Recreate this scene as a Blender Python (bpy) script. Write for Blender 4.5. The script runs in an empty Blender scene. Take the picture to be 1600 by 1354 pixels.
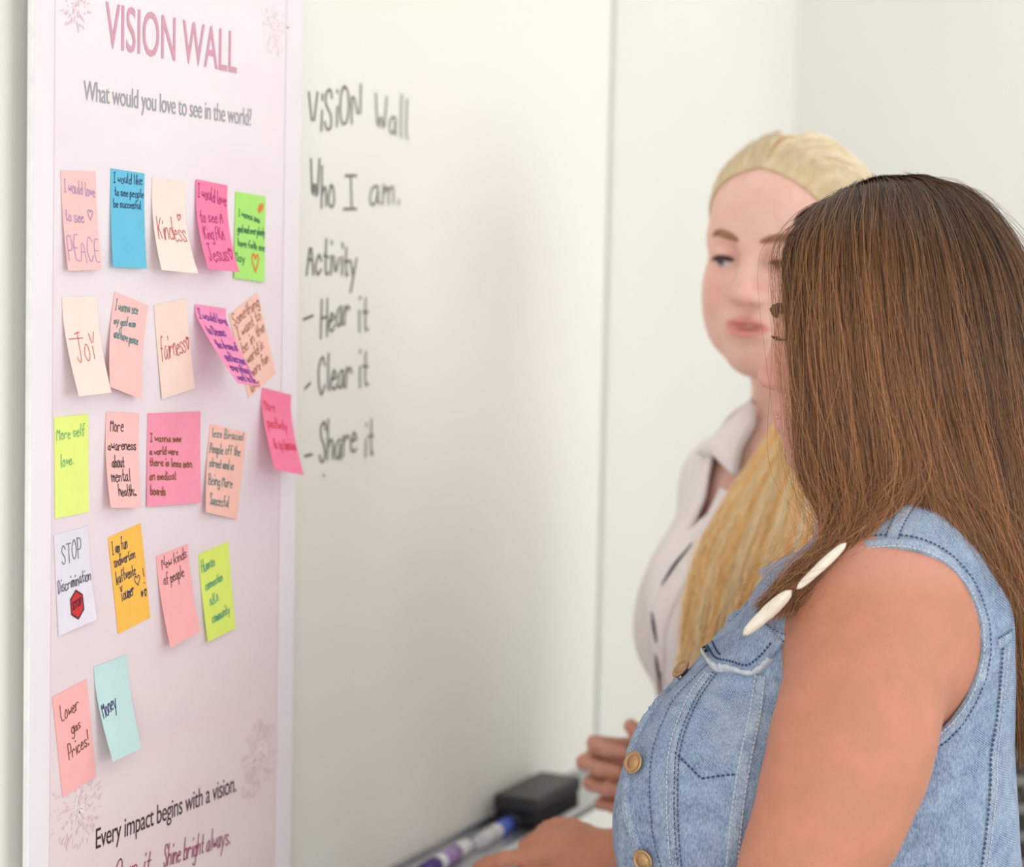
import bpy, math, random
import numpy as np
from mathutils import Vector, Matrix

# ---------------------------------------------------------------- camera, world, lights
S = bpy.context.scene
COL = S.collection
rng = np.random.default_rng(7)
random.seed(7)
FPX = 3000.0
YAW, PITCH, ROLL = math.radians(25.0), math.radians(3.55), math.radians(1.25)
CAM = np.array([0.92, 0.0, 1.55])
R0 = np.array([math.cos(YAW), math.sin(YAW), 0.0])
D0 = np.array([-math.sin(YAW), math.cos(YAW), 0.0])
ZU = np.array([0.0, 0.0, 1.0])
DV = math.cos(PITCH) * D0 - math.sin(PITCH) * ZU
U0 = math.cos(PITCH) * ZU + math.sin(PITCH) * D0
RV = math.cos(ROLL) * R0 + math.sin(ROLL) * U0
UV = math.cos(ROLL) * U0 - math.sin(ROLL) * R0

cd = bpy.data.cameras.new('camera')
cam = bpy.data.objects.new('camera', cd)
COL.objects.link(cam)
M = Matrix.Identity(4)
for i in range(3):
    M[i][0], M[i][1], M[i][2], M[i][3] = RV[i], UV[i], -DV[i], CAM[i]
cam.matrix_world = M
cd.sensor_width = 36.0
cd.lens = 36.0 * FPX / 1600.0
cd.clip_start = 0.05
cd.dof.use_dof = True
cd.dof.focus_distance = 1.475
cd.dof.aperture_fstop = 3.8
S.camera = cam

w = bpy.data.worlds.new('world')
S.world = w
w.use_nodes = True
w.node_tree.nodes['Background'].inputs[0].default_value = (1.0, 0.99, 0.97, 1)
w.node_tree.nodes['Background'].inputs[1].default_value = 0.68

def area(name, loc, target, sx, sy, power, col=(1, 1, 1)):
    l = bpy.data.lights.new(name, 'AREA')
    l.shape = 'RECTANGLE'
    l.size, l.size_y, l.energy, l.color = sx, sy, power, col
    o = bpy.data.objects.new(name, l)
    COL.objects.link(o)
    o.location = loc
    o.rotation_euler = (Vector(target) - Vector(loc)).to_track_quat('-Z', 'Y').to_euler()
    return o
area('ceiling_panel_light', (1.25, 2.55, 2.68), (1.25, 2.55, 0), 1.2, 1.2, 10, (1, .995, .98))
area('ceiling_panel_light', (1.5, -0.5, 2.68), (1.5, -0.5, 0), 1.2, 1.2, 9, (1, .995, .98))
area('window_and_fill', (3.6, 1.1, 1.75), (0.6, 1.1, 1.35), 2.4, 1.9, 44, (1, .995, .98))
area('window_and_fill', (1.9, -2.3, 1.15), (0.0, 1.5, 0.9), 2.4, 2.1, 56, (1, .99, .97))  # added fill behind the camera, brightens the lower whiteboard; no window known there
vs = S.view_settings
S.display_settings.display_device = 'sRGB'
vs.view_transform = 'Standard'
vs.look = 'None'
vs.exposure = -0.24
vs.gamma = 1.0
vs.use_curve_mapping = False

# ---------------------------------------------------------------- helpers
def V(px, py, Z):
    return CAM + Z * (DV + (px - 800.0) / FPX * RV - (py - 677.0) / FPX * UV)
def ray(px, py):
    d = DV + (px - 800.0) / FPX * RV - (py - 677.0) / FPX * UV
    return d
def wp(px, py, n=0.0):
    """the point of the plane x = n that the photograph shows at a pixel"""
    d = ray(px, py)
    return CAM + d * ((n - CAM[0]) / d[0])

def lin(c):
    def f(v):
        v = v / 255.0
        return v / 12.92 if v <= 0.04045 else ((v + 0.055) / 1.055) ** 2.4
    return tuple(f(v) for v in c)

def tag(o, label=None, cat=None, group=None, kind=None):
    for k, v in (('label', label), ('category', cat), ('group', group), ('kind', kind)):
        if v:
            o[k] = v
    return o
def empty(name, loc, label=None, cat=None, group=None):
    o = bpy.data.objects.new(name, None)
    o.location = Vector(loc)
    o.empty_display_size = 0.05
    COL.objects.link(o)
    return tag(o, label, cat, group)
def link(o, parent=None):
    COL.objects.link(o)
    if parent is not None:
        o.parent = parent
        m = Matrix.Identity(4)
        p = parent
        while p is not None:
            m = Matrix.LocRotScale(p.location, p.rotation_euler, p.scale) @ (p.matrix_parent_inverse @ m if p is not parent else m)
            if p.parent is not None:
                m = p.matrix_parent_inverse @ m
            p = p.parent
        o.matrix_parent_inverse = world_of(parent).inverted()
    return o
def world_of(o):
    m = Matrix.LocRotScale(o.location, o.rotation_euler, o.scale)
    if o.parent is not None:
        m = world_of(o.parent) @ o.matrix_parent_inverse @ m
    return m
def mesh_obj(name, verts, faces, mat=None, parent=None, smooth=False):
    me = bpy.data.meshes.new(name)
    verts = np.asarray(verts, dtype=np.float32)
    if isinstance(faces, np.ndarray) and faces.ndim == 2:
        n, k = faces.shape
        me.vertices.add(len(verts))
        me.vertices.foreach_set('co', verts.ravel())
        me.loops.add(n * k)
        me.loops.foreach_set('vertex_index', faces.astype(np.int32).ravel())
        me.polygons.add(n)
        me.polygons.foreach_set('loop_start', np.arange(0, n * k, k, dtype=np.int32))
        me.polygons.foreach_set('loop_total', np.full(n, k, dtype=np.int32))
        me.update(calc_edges=True)
        me.validate()
    else:
        me.from_pydata([tuple(map(float, v)) for v in verts], [], faces)
        me.update()
    if smooth:
        me.polygons.foreach_set('use_smooth', [True] * len(me.polygons))
    o = bpy.data.objects.new(name, me)
    if mat is not None:
        me.materials.append(mat)
    return link(o, parent)

class MB:
    def __init__(s):
        s.v, s.f = [], []
    def add(s, v, f):
        b = len(s.v)
        s.v += [tuple(map(float, p)) for p in v]
        s.f += [tuple(i + b for i in q) for q in f]
        return s
    def box(s, c, h, ax=None):
        c = np.array(c, float)
        A = np.eye(3) if ax is None else np.array(ax, float)
        P = [c + A[0] * h[0] * i + A[1] * h[1] * j + A[2] * h[2] * k for i in (-1, 1) for j in (-1, 1) for k in (-1, 1)]
        return s.add(P, [(0, 1, 3, 2), (4, 6, 7, 5), (0, 4, 5, 1), (2, 3, 7, 6), (0, 2, 6, 4), (1, 5, 7, 3)])
    def lathe(s, o, axis, prof, n=20):
        o = np.array(o, float)
        a = np.array(axis, float); a /= np.linalg.norm(a)
        t = np.array([0, 0, 1.0]) if abs(a[2]) < .9 else np.array([1.0, 0, 0])
        e1 = np.cross(a, t); e1 /= np.linalg.norm(e1); e2 = np.cross(a, e1)
        P, F = [], []
        for (r, h) in prof:
            for k in range(n):
                th = 2 * math.pi * k / n
                P.append(o + a * h + r * (math.cos(th) * e1 + math.sin(th) * e2))
        for i in range(len(prof) - 1):
            for k in range(n):
                F.append((i * n + k, i * n + (k + 1) % n, (i + 1) * n + (k + 1) % n, (i + 1) * n + k))
        F.append(tuple(range(n))[::-1]); F.append(tuple(range((len(prof) - 1) * n, len(prof) * n)))
        return s.add(P, F)
    def tube(s, pts, r, n=8):
        pts = np.array(pts, float)
        r = np.broadcast_to(np.array(r, float), (len(pts),))
        T = np.gradient(pts, axis=0); T /= np.linalg.norm(T, axis=1)[:, None] + 1e-12
        up = np.array([0, 0, 1.0]) if abs(T[0][2]) < .9 else np.array([1.0, 0, 0])
        P, F = [], []
        e1 = np.cross(T[0], up); e1 /= np.linalg.norm(e1)
        for i in range(len(pts)):
            e1 = e1 - T[i] * (e1 @ T[i]); e1 /= np.linalg.norm(e1); e2 = np.cross(T[i], e1)
            for k in range(n):
                th = 2 * math.pi * k / n
                P.append(pts[i] + r[i] * (math.cos(th) * e1 + math.sin(th) * e2))
        for i in range(len(pts) - 1):
            for k in range(n):
                F.append((i * n + k, i * n + (k + 1) % n, (i + 1) * n + (k + 1) % n, (i + 1) * n + k))
        F.append(tuple(range(n))[::-1]); F.append(tuple(range((len(pts) - 1) * n, len(pts) * n)))
        return s.add(P, F)
    def build(s, name, mat=None, parent=None, smooth=False):
        return mesh_obj(name, np.array(s.v), s.f, mat, parent, smooth)

def box_obj(name, lo, hi, mat, parent=None):
    lo, hi = np.array(lo, float), np.array(hi, float)
    return MB().box((lo + hi) / 2, (hi - lo) / 2).build(name, mat, parent)
def bevel(o, wd=0.002, seg=2):
    m = o.modifiers.new('edge', 'BEVEL')
    m.width, m.segments, m.limit_method = wd, seg, 'ANGLE'
    return o

# ---------------------------------------------------------------- materials
def material(name, rgb=(200, 200, 200), rough=0.6, metal=0.0, spec=0.5, coat=0.0, sss=0.0):
    m = bpy.data.materials.new(name)
    m.use_nodes = True
    b = m.node_tree.nodes['Principled BSDF']
    b.inputs['Base Color'].default_value = (*lin(rgb), 1)
    b.inputs['Roughness'].default_value = rough
    b.inputs['Metallic'].default_value = metal
    b.inputs['Specular IOR Level'].default_value = spec
    b.inputs['Coat Weight'].default_value = coat
    if sss:
        b.inputs['Subsurface Weight'].default_value = sss
        b.inputs['Subsurface Radius'].default_value = (1.0, .35, .2)
        b.inputs['Subsurface Scale'].default_value = 0.006
    return m
class NT:
    """tiny node-graph builder on a material"""
    def __init__(s, m):
        s.m, s.t = m, m.node_tree
        s.b = s.t.nodes['Principled BSDF']
    def n(s, kind, **kw):
        x = s.t.nodes.new(kind)
        for k, v in kw.items():
            if k.startswith('i_'):
                key = k[2:]
                key = int(key) if key.isdigit() else key.replace('_', ' ')
                x.inputs[key].default_value = v
            else:
                setattr(x, k, v)
        return x
    def l(s, a, b):
        s.t.links.new(a, b)
    def coord(s, scale=(1, 1, 1), rot=(0, 0, 0)):
        c = s.n('ShaderNodeTexCoord')
        mp = s.n('ShaderNodeMapping')
        mp.inputs['Scale'].default_value = scale
        mp.inputs['Rotation'].default_value = rot
        s.l(c.outputs['Object'], mp.inputs['Vector'])
        return mp.outputs['Vector']
    def noise(s, vec, scale, detail=3, rough=.5):
        x = s.n('ShaderNodeTexNoise')
        x.inputs['Scale'].default_value = scale
        x.inputs['Detail'].default_value = detail
        x.inputs['Roughness'].default_value = rough
        s.l(vec, x.inputs['Vector'])
        return x.outputs['Fac']
    def ramp(s, fac, stops):
        r = s.n('ShaderNodeValToRGB')
        e = r.color_ramp.elements
        while len(e) < len(stops):
            e.new(.5)
        for k, (p, c) in enumerate(stops):
            e[k].position = p
            e[k].color = (*lin(c), 1) if not isinstance(c, float) else (c, c, c, 1)
        s.l(fac, r.inputs['Fac'])
        return r.outputs['Color']
    def mix(s, a, b, fac, mode='MIX'):
        x = s.n('ShaderNodeMix', data_type='RGBA', blend_type=mode)
        for v, i in ((a, 6), (b, 7), (fac, 0)):
            if hasattr(v, 'links') or hasattr(v, 'is_linked'):
                s.l(v, x.inputs[i])
            elif i == 0:
                x.inputs[0].default_value = v
            else:
                x.inputs[i].default_value = (*(lin(v[:3]) if max(v[:3]) > 1 else v[:3]), 1)
        return x.outputs[2]
    def bump(s, h, strength=.3, dist=.001):
        x = s.n('ShaderNodeBump')
        x.inputs['Strength'].default_value = strength
        x.inputs['Distance'].default_value = dist
        s.l(h, x.inputs['Height'])
        s.l(x.outputs['Normal'], s.b.inputs['Normal'])
    def color(s, c):
        s.l(c, s.b.inputs['Base Color'])

def painted(name, rgb, rgb2, rough=.6, scale=3, bump=0.0, **kw):
    m = material(name, rgb, rough, **kw)
    g = NT(m)
    v = g.coord()
    g.color(g.ramp(g.noise(v, scale, 4), [(.3, rgb), (.7, rgb2)]))
    if bump:
        g.bump(g.noise(v, 220, 2), bump, .0006)
    return m

M_WALL = painted('wall_paint', (236, 236, 230), (233, 233, 227), .85, 2, .15)
M_BACK = painted('back_wall_paint', (233, 232, 227), (230, 229, 224), .85, 2, .15)
M_CEIL = painted('ceiling_paint', (240, 240, 238), (236, 236, 233), .9, 3, .2)
M_FLOOR = painted('grey_carpet', (206, 204, 199), (190, 188, 184), .95, 60, .8)
M_BOARD = material('whiteboard_enamel', (241, 240, 233), .42, spec=.12)
M_ALU = painted('brushed_aluminium', (205, 206, 208), (190, 192, 195), .35, 40, metal=.85)
M_INK = material('board_ink', (118, 120, 112), .6)
M_BLACK = painted('black_plastic', (34, 34, 36), (26, 26, 28), .45, 30)
M_FELT = painted('black_felt', (40, 40, 42), (28, 28, 30), .95, 200, .6)

# ---------------------------------------------------------------- the room
YB = float(wp(1241, 300, -.012)[1])          # where the left wall meets the back wall
def structure(name, lo, hi, mat):
    return tag(box_obj(name, lo, hi, mat), kind='structure')
structure('floor', (-.2, -2.6, -.1), (4.6, YB + .2, 0), M_FLOOR)
structure('ceiling', (-.2, -2.6, 2.75), (4.6, YB + .2, 2.85), M_CEIL)
structure('wall_left', (-.2, -2.6, 0), (-.016, YB, 2.75), M_WALL)
structure('wall_back', (-.2, YB, 0), (4.6, YB + .2, 2.75), M_BACK)
tag(bevel(box_obj('baseboard_left', (-.012, -2.6, 0), (0, YB - .012, .09), M_WALL)), kind='structure')
tag(bevel(box_obj('baseboard_back', (-.012, YB - .012, 0), (4.6, YB, .09), M_WALL)), kind='structure')

# ---------------------------------------------------------------- stroke lettering
GL = {'a': '59290705244557595564', 'b': '0e04|0729495755442405', 'c': '5839290705243455', 'd': '5739290705243455|5e54',
 'e': '07575839290705244455', 'f': '5d4e2d24|0949', 'g': '5739290705243455|5951402001', 'h': '0e04|0729495754',
 'i': '1914|1c1d', 'j': '29211001|2c2d', 'k': '0e04|5906|2754', 'l': '1e1524', 'm': '0904|07293834|37596864',
 'n': '0904|0729495754', 'o': '290705244455574929', 'p': '0900|0729495755442405', 'q': '5950|5739290705243455',
 'r': '0904|07294958', 's': '58391908174655441405', 't': '2d253445|0949', 'u': '0905244556|5954', 'v': '092459',
 'w': '0914385469', 'x': '0954|5904', 'y': '0934|6910', 'z': '09590454',
 'A': '043e64|1858', 'B': '0e04|0e3e5c5a3909|395755543404', 'C': '6c4e2e0b07244466', 'D': '0e04|0e3e5c69563404',
 'E': '5e0e0454|0949', 'F': '5e0e04|0949', 'G': '6c4e2e0b072444666939', 'H': '0e04|6e64|0969', 'I': '1e5e|3e34|1454',
 'J': '1e6e|4e46341406', 'K': '0e04|6e08|2964', 'L': '0e0454', 'M': '040e386e64', 'N': '040e646e',
 'O': '3e1d0a08153455686a5d3e', 'P': '0e04|0e4e5c5a4808', 'R': '0e04|0e4e5c5a4808|3864', 'S': '5c4e1e0c1a4856441406',
 'T': '0e6e|3e34', 'U': '0e062444666e', 'V': '0e346e', 'W': '0e244a648e', 'X': '0e64|6e04', 'Y': '0e396e|3934',
 'Z': '0e6e0464', '!': '1e18|1415', '.': '1415', '-': '0848', '&': '641b2d4c1806244568', '<': '35091b2b394b5b6935',
 '*': '0969|3c36|1b57|5b17', ':': '1514|1918', ')': '052435', ',': '1503', '~': '08296749', '?': '0c2e4c2826|2425'}
def strokes(text, slant=0.0, jitter=.03, seed=0, gap=.22):
    """polylines of a line of handwriting: x from 0 to width, baseline 0, capitals 1 high"""
    r = random.Random(seed * 31 + len(text))
    x, out = 0.0, []
    for ch in text:
        if ch == ' ':
            x += .42
            continue
        g = GL.get(ch)
        if g is None:
            continue
        wmax, dy, sc = 0, r.uniform(-1, 1) * jitter, 1 + r.uniform(-2, 2) * jitter
        for st in g.split('|'):
            p = [(int(st[i]) * .1, (int(st[i + 1], 16) - 4) * .1) for i in range(0, len(st), 2)]
            wmax = max(wmax, max(q[0] for q in p))
            p = [(x + a * sc + r.uniform(-1, 1) * jitter, b * sc + dy + r.uniform(-1, 1) * jitter) for a, b in p]
            if len(p) > 2:
                q = [p[0]]
                for a, b in zip(p[:-1], p[1:]):
                    q += [(a[0] * .72 + b[0] * .28, a[1] * .72 + b[1] * .28), (a[0] * .28 + b[0] * .72, a[1] * .28 + b[1] * .72)]
                p = q + [p[-1]]
            out.append([(a + slant * b, b) for a, b in p])
        x += wmax * sc + gap
    return out, max(x - gap, .1)
RIB = []
def layer(n):
    """strokes drawn later lie a hair above the ones before"""
    z = np.zeros(n)
    for k, (a, b) in enumerate(RIB):
        z[a:b] = (k % 24) * 1.2e-5
    return z
def ribbons(polys, wd):
    """flat ribbons in 2-D, as vertices and quads"""
    Vs, Fs = [], []
    RIB.clear()
    for p in polys:
        p = np.array(p, float)
        if len(p) < 2:
            continue
        T = np.gradient(p, axis=0)
        T /= np.linalg.norm(T, axis=1)[:, None] + 1e-9
        N = np.stack([-T[:, 1], T[:, 0]], 1) * wd / 2
        p = p.copy(); p[0] -= T[0] * wd * .4; p[-1] += T[-1] * wd * .4
        b = len(Vs)
        for a, n in zip(p, N):
            Vs += [a + n, a - n]
        RIB.append((b, len(Vs)))
        Fs += [(b + 2 * i, b + 2 * i + 1, b + 2 * i + 3, b + 2 * i + 2) for i in range(len(p) - 1)]
    return np.array(Vs), Fs
def fit(text, x0, y0, x1, y1, slant=0.0, jitter=.03, seed=0, cap=1.0):
    """strokes of one line fitted so that it runs from (x0, y0) along the baseline to (x1, y1), capitals cap high"""
    st, wd = strokes(text, slant, jitter, seed)
    sx = (x1 - x0) / wd
    return [[(x0 + a * sx, y0 + (y1 - y0) * a / wd + b * cap) for a, b in p] for p in st]

def printed(text, name, mat, parent, x, to3, tall=1.0, bold=0.0):
    """printed line: the built-in font turned into a flat mesh; to3 maps (0..1, 0..1 with 1 the capital height) to the sheet"""
    cu = bpy.data.curves.new(name, 'FONT')
    cu.body = text
    cu.resolution_u = 4
    cu.space_character = x
    cu.offset = bold
    o = bpy.data.objects.new(name, cu)
    COL.objects.link(o)
    dg = bpy.context.evaluated_depsgraph_get()
    me = bpy.data.meshes.new_from_object(o.evaluated_get(dg))
    co = np.empty(len(me.vertices) * 3, np.float32)
    me.vertices.foreach_get('co', co)
    co = co.reshape(-1, 3)
    f = [tuple(p.vertices) for p in me.polygons]
    bpy.data.objects.remove(o)
    x0, x1 = co[:, 0].min(), co[:, 0].max()
    P = [to3((a - x0) / (x1 - x0), b / .73 * tall) for a, b, _ in co]
    bpy.data.meshes.remove(me)
    return mesh_obj(name, P, f, mat, parent)

# ---------------------------------------------------------------- whiteboard
PN = 0.022                                     # the face of the poster stands this far off the board
yr = float(wp(943, 600)[1])
z_tray = float(wp(700, 1303)[2])
board = empty('whiteboard', (0, 1.0, z_tray), 'large cream whiteboard with grey marker handwriting on the left wall', 'whiteboard')
bp = bevel(box_obj('panel', (-.012, -1.3, z_tray - .012), (0, yr, 2.35), M_BOARD, board), .003)
MB().box((-.003, yr + .004, (z_tray + 2.35) / 2), (.006, .003, (2.35 - z_tray) / 2 + .012)).build('side_trim', painted('trim_paint', (216, 218, 214), (208, 210, 206), .5, 20), board)
# tray: back lip, floor and rounded front lip, swept along the board
prof = [(0, .012), (.006, .012), (.006, .002), (.060, .0), (.064, .006), (.070, .007), (.073, .002), (.070, -.008), (.055, -.014), (0, -.016)]
y0t, y1t = -1.3, yr - .03
Vt = [(a, y, z_tray - .012 + b) for y in (y0t, y1t) for a, b in prof]
n = len(prof)
bevel(mesh_obj('tray', Vt, [(i, (i + 1) % n, n + (i + 1) % n, n + i) for i in range(n)] + [tuple(range(n))[::-1], tuple(range(n, 2 * n))], M_ALU, board), .001)
def on_board(name, lines, wd=.0027, seed=0):
    for k, (t, a, b, cap, sl) in enumerate(lines):
        p0, p1 = wp(*a), wp(*b)
        pc = wp(a[0], a[1] - cap)
        pol = fit(t, p0[1], p0[2], p1[1], p1[2], sl * (pc[2] - p0[2]), .035, seed + k, pc[2] - p0[2])
        v, f = ribbons(pol, wd)
        mesh_obj(name, np.c_[.0006 + layer(len(v)), v], [q[::-1] for q in f], M_INK, board)
# ---- handwriting on the board, one part a line
on_board('handwriting', [('ViSiON', (481, 207), (562, 193), 64, 0), ('Wall', (586, 208), (636, 217), 64, 0)], seed=1)
on_board('handwriting', [('Who', (484, 318), (521, 322), 66, 0), ('I', (533, 326), (557, 325), 52, 0), ('am.', (577, 322), (622, 318), 62, 0)], seed=5)
on_board('handwriting', [('Activity', (479, 427), (556, 432), 58, 0)], seed=8)
on_board('handwriting', [('-', (475, 505), (488, 500), 20, 0), ('Hear', (501, 527), (545, 505), 58, 0), ('it', (559, 516), (574, 516), 62, 0)], seed=13)
on_board('handwriting', [('-', (476, 616), (484, 606), 22, 0), ('Clear', (497, 614), (548, 604), 56, 0), ('it', (559, 604), (574, 604), 62, 0)], seed=18)
on_board('handwriting', [('-', (476, 718), (486, 716), 15, 0), ('Share', (499, 724), (556, 706), 60, 0), ('it', (569, 714), (582, 712), 60, 0), ('.', (503, 744), (506, 743), 20, 0)], seed=23)

# ---------------------------------------------------------------- poster
pw = lambda px, py: wp(px, py, PN)
yl, yrp = float(pw(48.5, 700)[1]), float(pw(464, 700)[1])
zb = z_tray + .012
poster = empty('poster', (PN, (yl + yrp) / 2, zb), 'tall pale pink printed board covered with colourful sticky notes', 'poster')
m_p = material('poster_print', (238, 228, 232), .5, spec=.3)
g = NT(m_p)
vz = g.coord()
sx = g.n('ShaderNodeSeparateXYZ'); g.l(vz, sx.inputs[0])
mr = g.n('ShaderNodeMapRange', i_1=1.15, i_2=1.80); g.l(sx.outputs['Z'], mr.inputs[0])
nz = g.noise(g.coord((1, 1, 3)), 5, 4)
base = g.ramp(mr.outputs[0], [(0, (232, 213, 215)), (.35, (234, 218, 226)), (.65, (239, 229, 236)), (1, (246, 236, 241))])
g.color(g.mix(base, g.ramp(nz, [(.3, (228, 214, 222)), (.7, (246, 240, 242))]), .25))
m_pw = painted('poster_margin', (243, 236, 242), (239, 231, 238), .5, 6)
m_edge = painted('foam_edge', (240, 240, 240), (228, 228, 230), .8, 60)
for y_ in (yl + .05, yrp - .05):
    for z_ in (zb + .08, 1.95):
        box_obj('standoff', (.0002, y_ - .012, z_ - .012), (PN - .0058, y_ + .012, z_ + .012), M_ALU, poster)
bevel(box_obj('backing_board', (PN - .0058, yl, zb), (PN - .0006, yrp, 2.05), m_edge, poster), .0008)
yi0, yi1 = float(pw(81, 700)[1]), float(pw(438, 700)[1])
def sheet(name, y0, y1, x, mat):
    return box_obj(name, (x - .0005, y0, zb + .001), (x, y1, 2.049), mat, poster)
sheet('printed_margin', yl + .001, yi0, PN, m_pw)
sheet('printed_margin', yi1, yrp - .001, PN, m_pw)
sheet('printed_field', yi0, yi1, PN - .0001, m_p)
m_line = material('border_line', (224, 206, 216), .6)
for y in (yi0, yi1):
    box_obj('border_line', (PN, y - .0006, zb + .002), (PN + .0002, y + .0006, 2.049), m_line, poster)
def rect_map(a, b, c, n=PN + .0004):
    """(0,0) at pixel a, (1,0) at pixel b, (0,1) at pixel c of the poster's face"""
    A, B, C = wp(*a, n), wp(*b, n), wp(*c, n)
    def f(s, t):
        return (n, A[1] + (B[1] - A[1]) * ((s)), A[2] + (B[2] - A[2]) * s + (C[2] - A[2]) * t)
    return f
printed('VISION WALL', 'printed_title', material('title_ink', (216, 160, 178), .6), poster, 1.0, rect_map((165, 73), (370, 114), (164, 9)), 1.18, .005)
printed('What would you love to see in the world?', 'printed_question', material('question_ink', (164, 166, 173), .6), poster, .95, rect_map((131, 156), (393, 197), (131, 123)))
printed('Every impact begins with a vision.', 'printed_motto', material('motto_ink', (62, 44, 44), .6), poster, .95, rect_map((150, 1326), (369, 1236), (149, 1293)))
def script_line(text, a, b, cap, mat, name, seed):
    p0, p1, pc = pw(*a), pw(*b), pw(a[0], a[1] - cap)
    c = pc[2] - p0[2]
    v, f = ribbons(fit(text, p0[1], p0[2], p1[1], p1[2], .28, .01, seed, c), .0011)
    return mesh_obj(name, np.c_[PN + .0005 + layer(len(v)), v], [q[::-1] for q in f], mat, poster)
m_script = material('script_ink', (158, 58, 98), .6)
script_line('Own it.', (178, 1378), (238, 1359), 34, m_script, 'printed_script', 3)
script_line('Shine bright always.', (255, 1354), (358, 1318), 34, m_script, 'printed_script', 4)
# fireworks printed in the corners
def firework(cx, cy, rad, cnt, mat, seed, bias=0):
    r = random.Random(seed)
    c = pw(cx, cy)
    pol = []
    for _ in range(cnt):
        a, q = r.uniform(0, 2 * math.pi), rad * (r.random() ** .6)
        l = r.uniform(.0008, .004)
        pol.append([(c[1] + math.cos(a) * q, c[2] + math.sin(a) * q), (c[1] + math.cos(a) * (q + l), c[2] + math.sin(a) * (q + l))])
    v, f = ribbons(pol, .0010)
    return tag(mesh_obj('printed_firework', np.c_[PN + .0003 + layer(len(v)), v], [q[::-1] for q in f], mat, poster), kind='stuff')
m_fw = material('firework_ink', (234, 206, 213), .7)
m_fw2 = material('firework_core', (248, 240, 240), .7)
firework(408, 1175, .028, 190, m_fw, 1); firework(408, 1172, .008, 60, m_fw2, 2)
firework(392, 1228, .014, 50, m_fw, 3)
firework(118, 1262, .030, 170, m_fw, 4); firework(121, 1265, .007, 40, m_fw2, 5)
firework(430, 50, .020, 110, m_fw2, 6); firework(118, 10, .016, 60, m_fw, 7)

# ---------------------------------------------------------------- sticky notes
def note_paper(name, rgb):
    m = material(name, rgb, .75, spec=.25)
    g = NT(m)
    v = g.coord()
    c2 = tuple(max(0, c - 5) for c in rgb)
    g.color(g.ramp(g.noise(v, 60, 3), [(.3, rgb), (.7, c2)]))
    g.bump(g.noise(v, 900, 2), .08, .0003)
    return m
def sticky_note(corners, rgb, label, pen, lines, pw_=1.9, pen_w=.0007, lift0=.0006, extra=None, minl=.0, boost=1.0):
    """corners: pixels TL TR BR BL; the top edge sticks to the board, the bottom is lifted as far as the photograph shows"""
    n0 = PN + lift0
    TL, TR = wp(*corners[0], n0), wp(*corners[1], n0)
    eu = (TR - TL); wd = np.linalg.norm(eu); eu /= wd
    dn = np.array([0, eu[2], -eu[1]])
    def solve(top, px):
        d = ray(*px)
        # CAM + lam d = top + s dn  (in y, z)
        A = np.array([[d[1], -dn[1]], [d[2], -dn[2]]])
        lam, s = np.linalg.solve(A, (top - CAM)[1:])
        return CAM[0] + lam * d[0] - n0, s
    (lL, sL), (lR, sR) = solve(TL, corners[3]), solve(TR, corners[2])
    lL, lR = (min(max(q * boost, minl), .045) for q in (lL, lR))
    def xyz(a, b, off=0.0):
        """a across 0..1, b down 0..1"""
        lift = (lL + (lR - lL) * a)
        h = (sL + (sR - sL) * a)
        t = max(0.0, (b - .10) / .90)
        prof_ = t ** pw_
        # slope of the profile for the offset along the normal
        dl = lift * pw_ * max(t, 1e-4) ** (pw_ - 1) / .9 / max(h, 1e-3)
        nn = np.array([1.0, 0, 0]) - dn * dl
        nn /= np.linalg.norm(nn)
        P = TL + eu * wd * a + dn * h * b
        P = np.array([n0 + lift * prof_, P[1], P[2]])
        return P + nn * off
    na, nb = 8, 16
    Vv = [xyz(i / na, j / nb, .0) for j in range(nb + 1) for i in range(na + 1)] + [xyz(i / na, j / nb, -.0003) for j in range(nb + 1) for i in range(na + 1)]
    N = (na + 1) * (nb + 1)
    F = []
    for j in range(nb):
        for i in range(na):
            q = j * (na + 1) + i
            F += [(q, q + na + 1, q + na + 2, q + 1), (N + q, N + q + 1, N + q + na + 2, N + q + na + 1)]
    rim = [i for i in range(na + 1)] + [j * (na + 1) + na for j in range(1, nb + 1)] + [nb * (na + 1) + i for i in range(na - 1, -1, -1)] + [j * (na + 1) for j in range(nb - 1, 0, -1)]
    for k in range(len(rim)):
        a_, b_ = rim[k], rim[(k + 1) % len(rim)]
        q = len(Vv)
        Vv += [Vv[a_], Vv[b_], Vv[N + b_], Vv[N + a_]]
        F.append((q, q + 1, q + 2, q + 3))
    o = mesh_obj('sticky_note', Vv, F, note_paper('note_paper', rgb), None, True)
    tag(o, label, 'sticky note', 'sticky notes on the poster')
    hm = (sL + sR) / 2
    pol = []
    for k, (t, x0, y0, x1, y1, cap) in enumerate(lines):
        p = fit(t, x0 * wd, -y0 * hm, x1 * wd, -y1 * hm, 0.0, .04, len(label) + 7 * k, cap * hm)
        # keep the pen inside the sheet
        pol += [[(min(max(a, .02 * wd), .985 * wd), b) for a, b in q] for q in p]
    v2, f2 = ribbons(pol, pen_w)
    lay = layer(len(v2))
    P3 = [xyz(a / wd, -b / hm, .00025 + z) for (a, b), z in zip(v2, lay)]
    mesh_obj('handwriting', P3, [q[::-1] for q in f2], material('pen_ink', pen, .6), o)
    if extra:
        extra(o, xyz)
    return o
CREAM = (252, 230, 221)
LIME, TEAL = (234, 248, 138), (60, 140, 140)
sticky_note([(95.5, 265.5), (149.5, 268), (159.5, 421), (107, 423)], (254, 203, 201), 'pale peach note in top row reading I would love to see PEACE', (172, 150, 200),
    [('I would love', .06, .21, .95, .26, .13), ('to see', .06, .51, .58, .52, .13), ('<', .70, .50, .86, .50, .16), ('PEACE', .05, .90, .95, .92, .25)])
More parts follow.
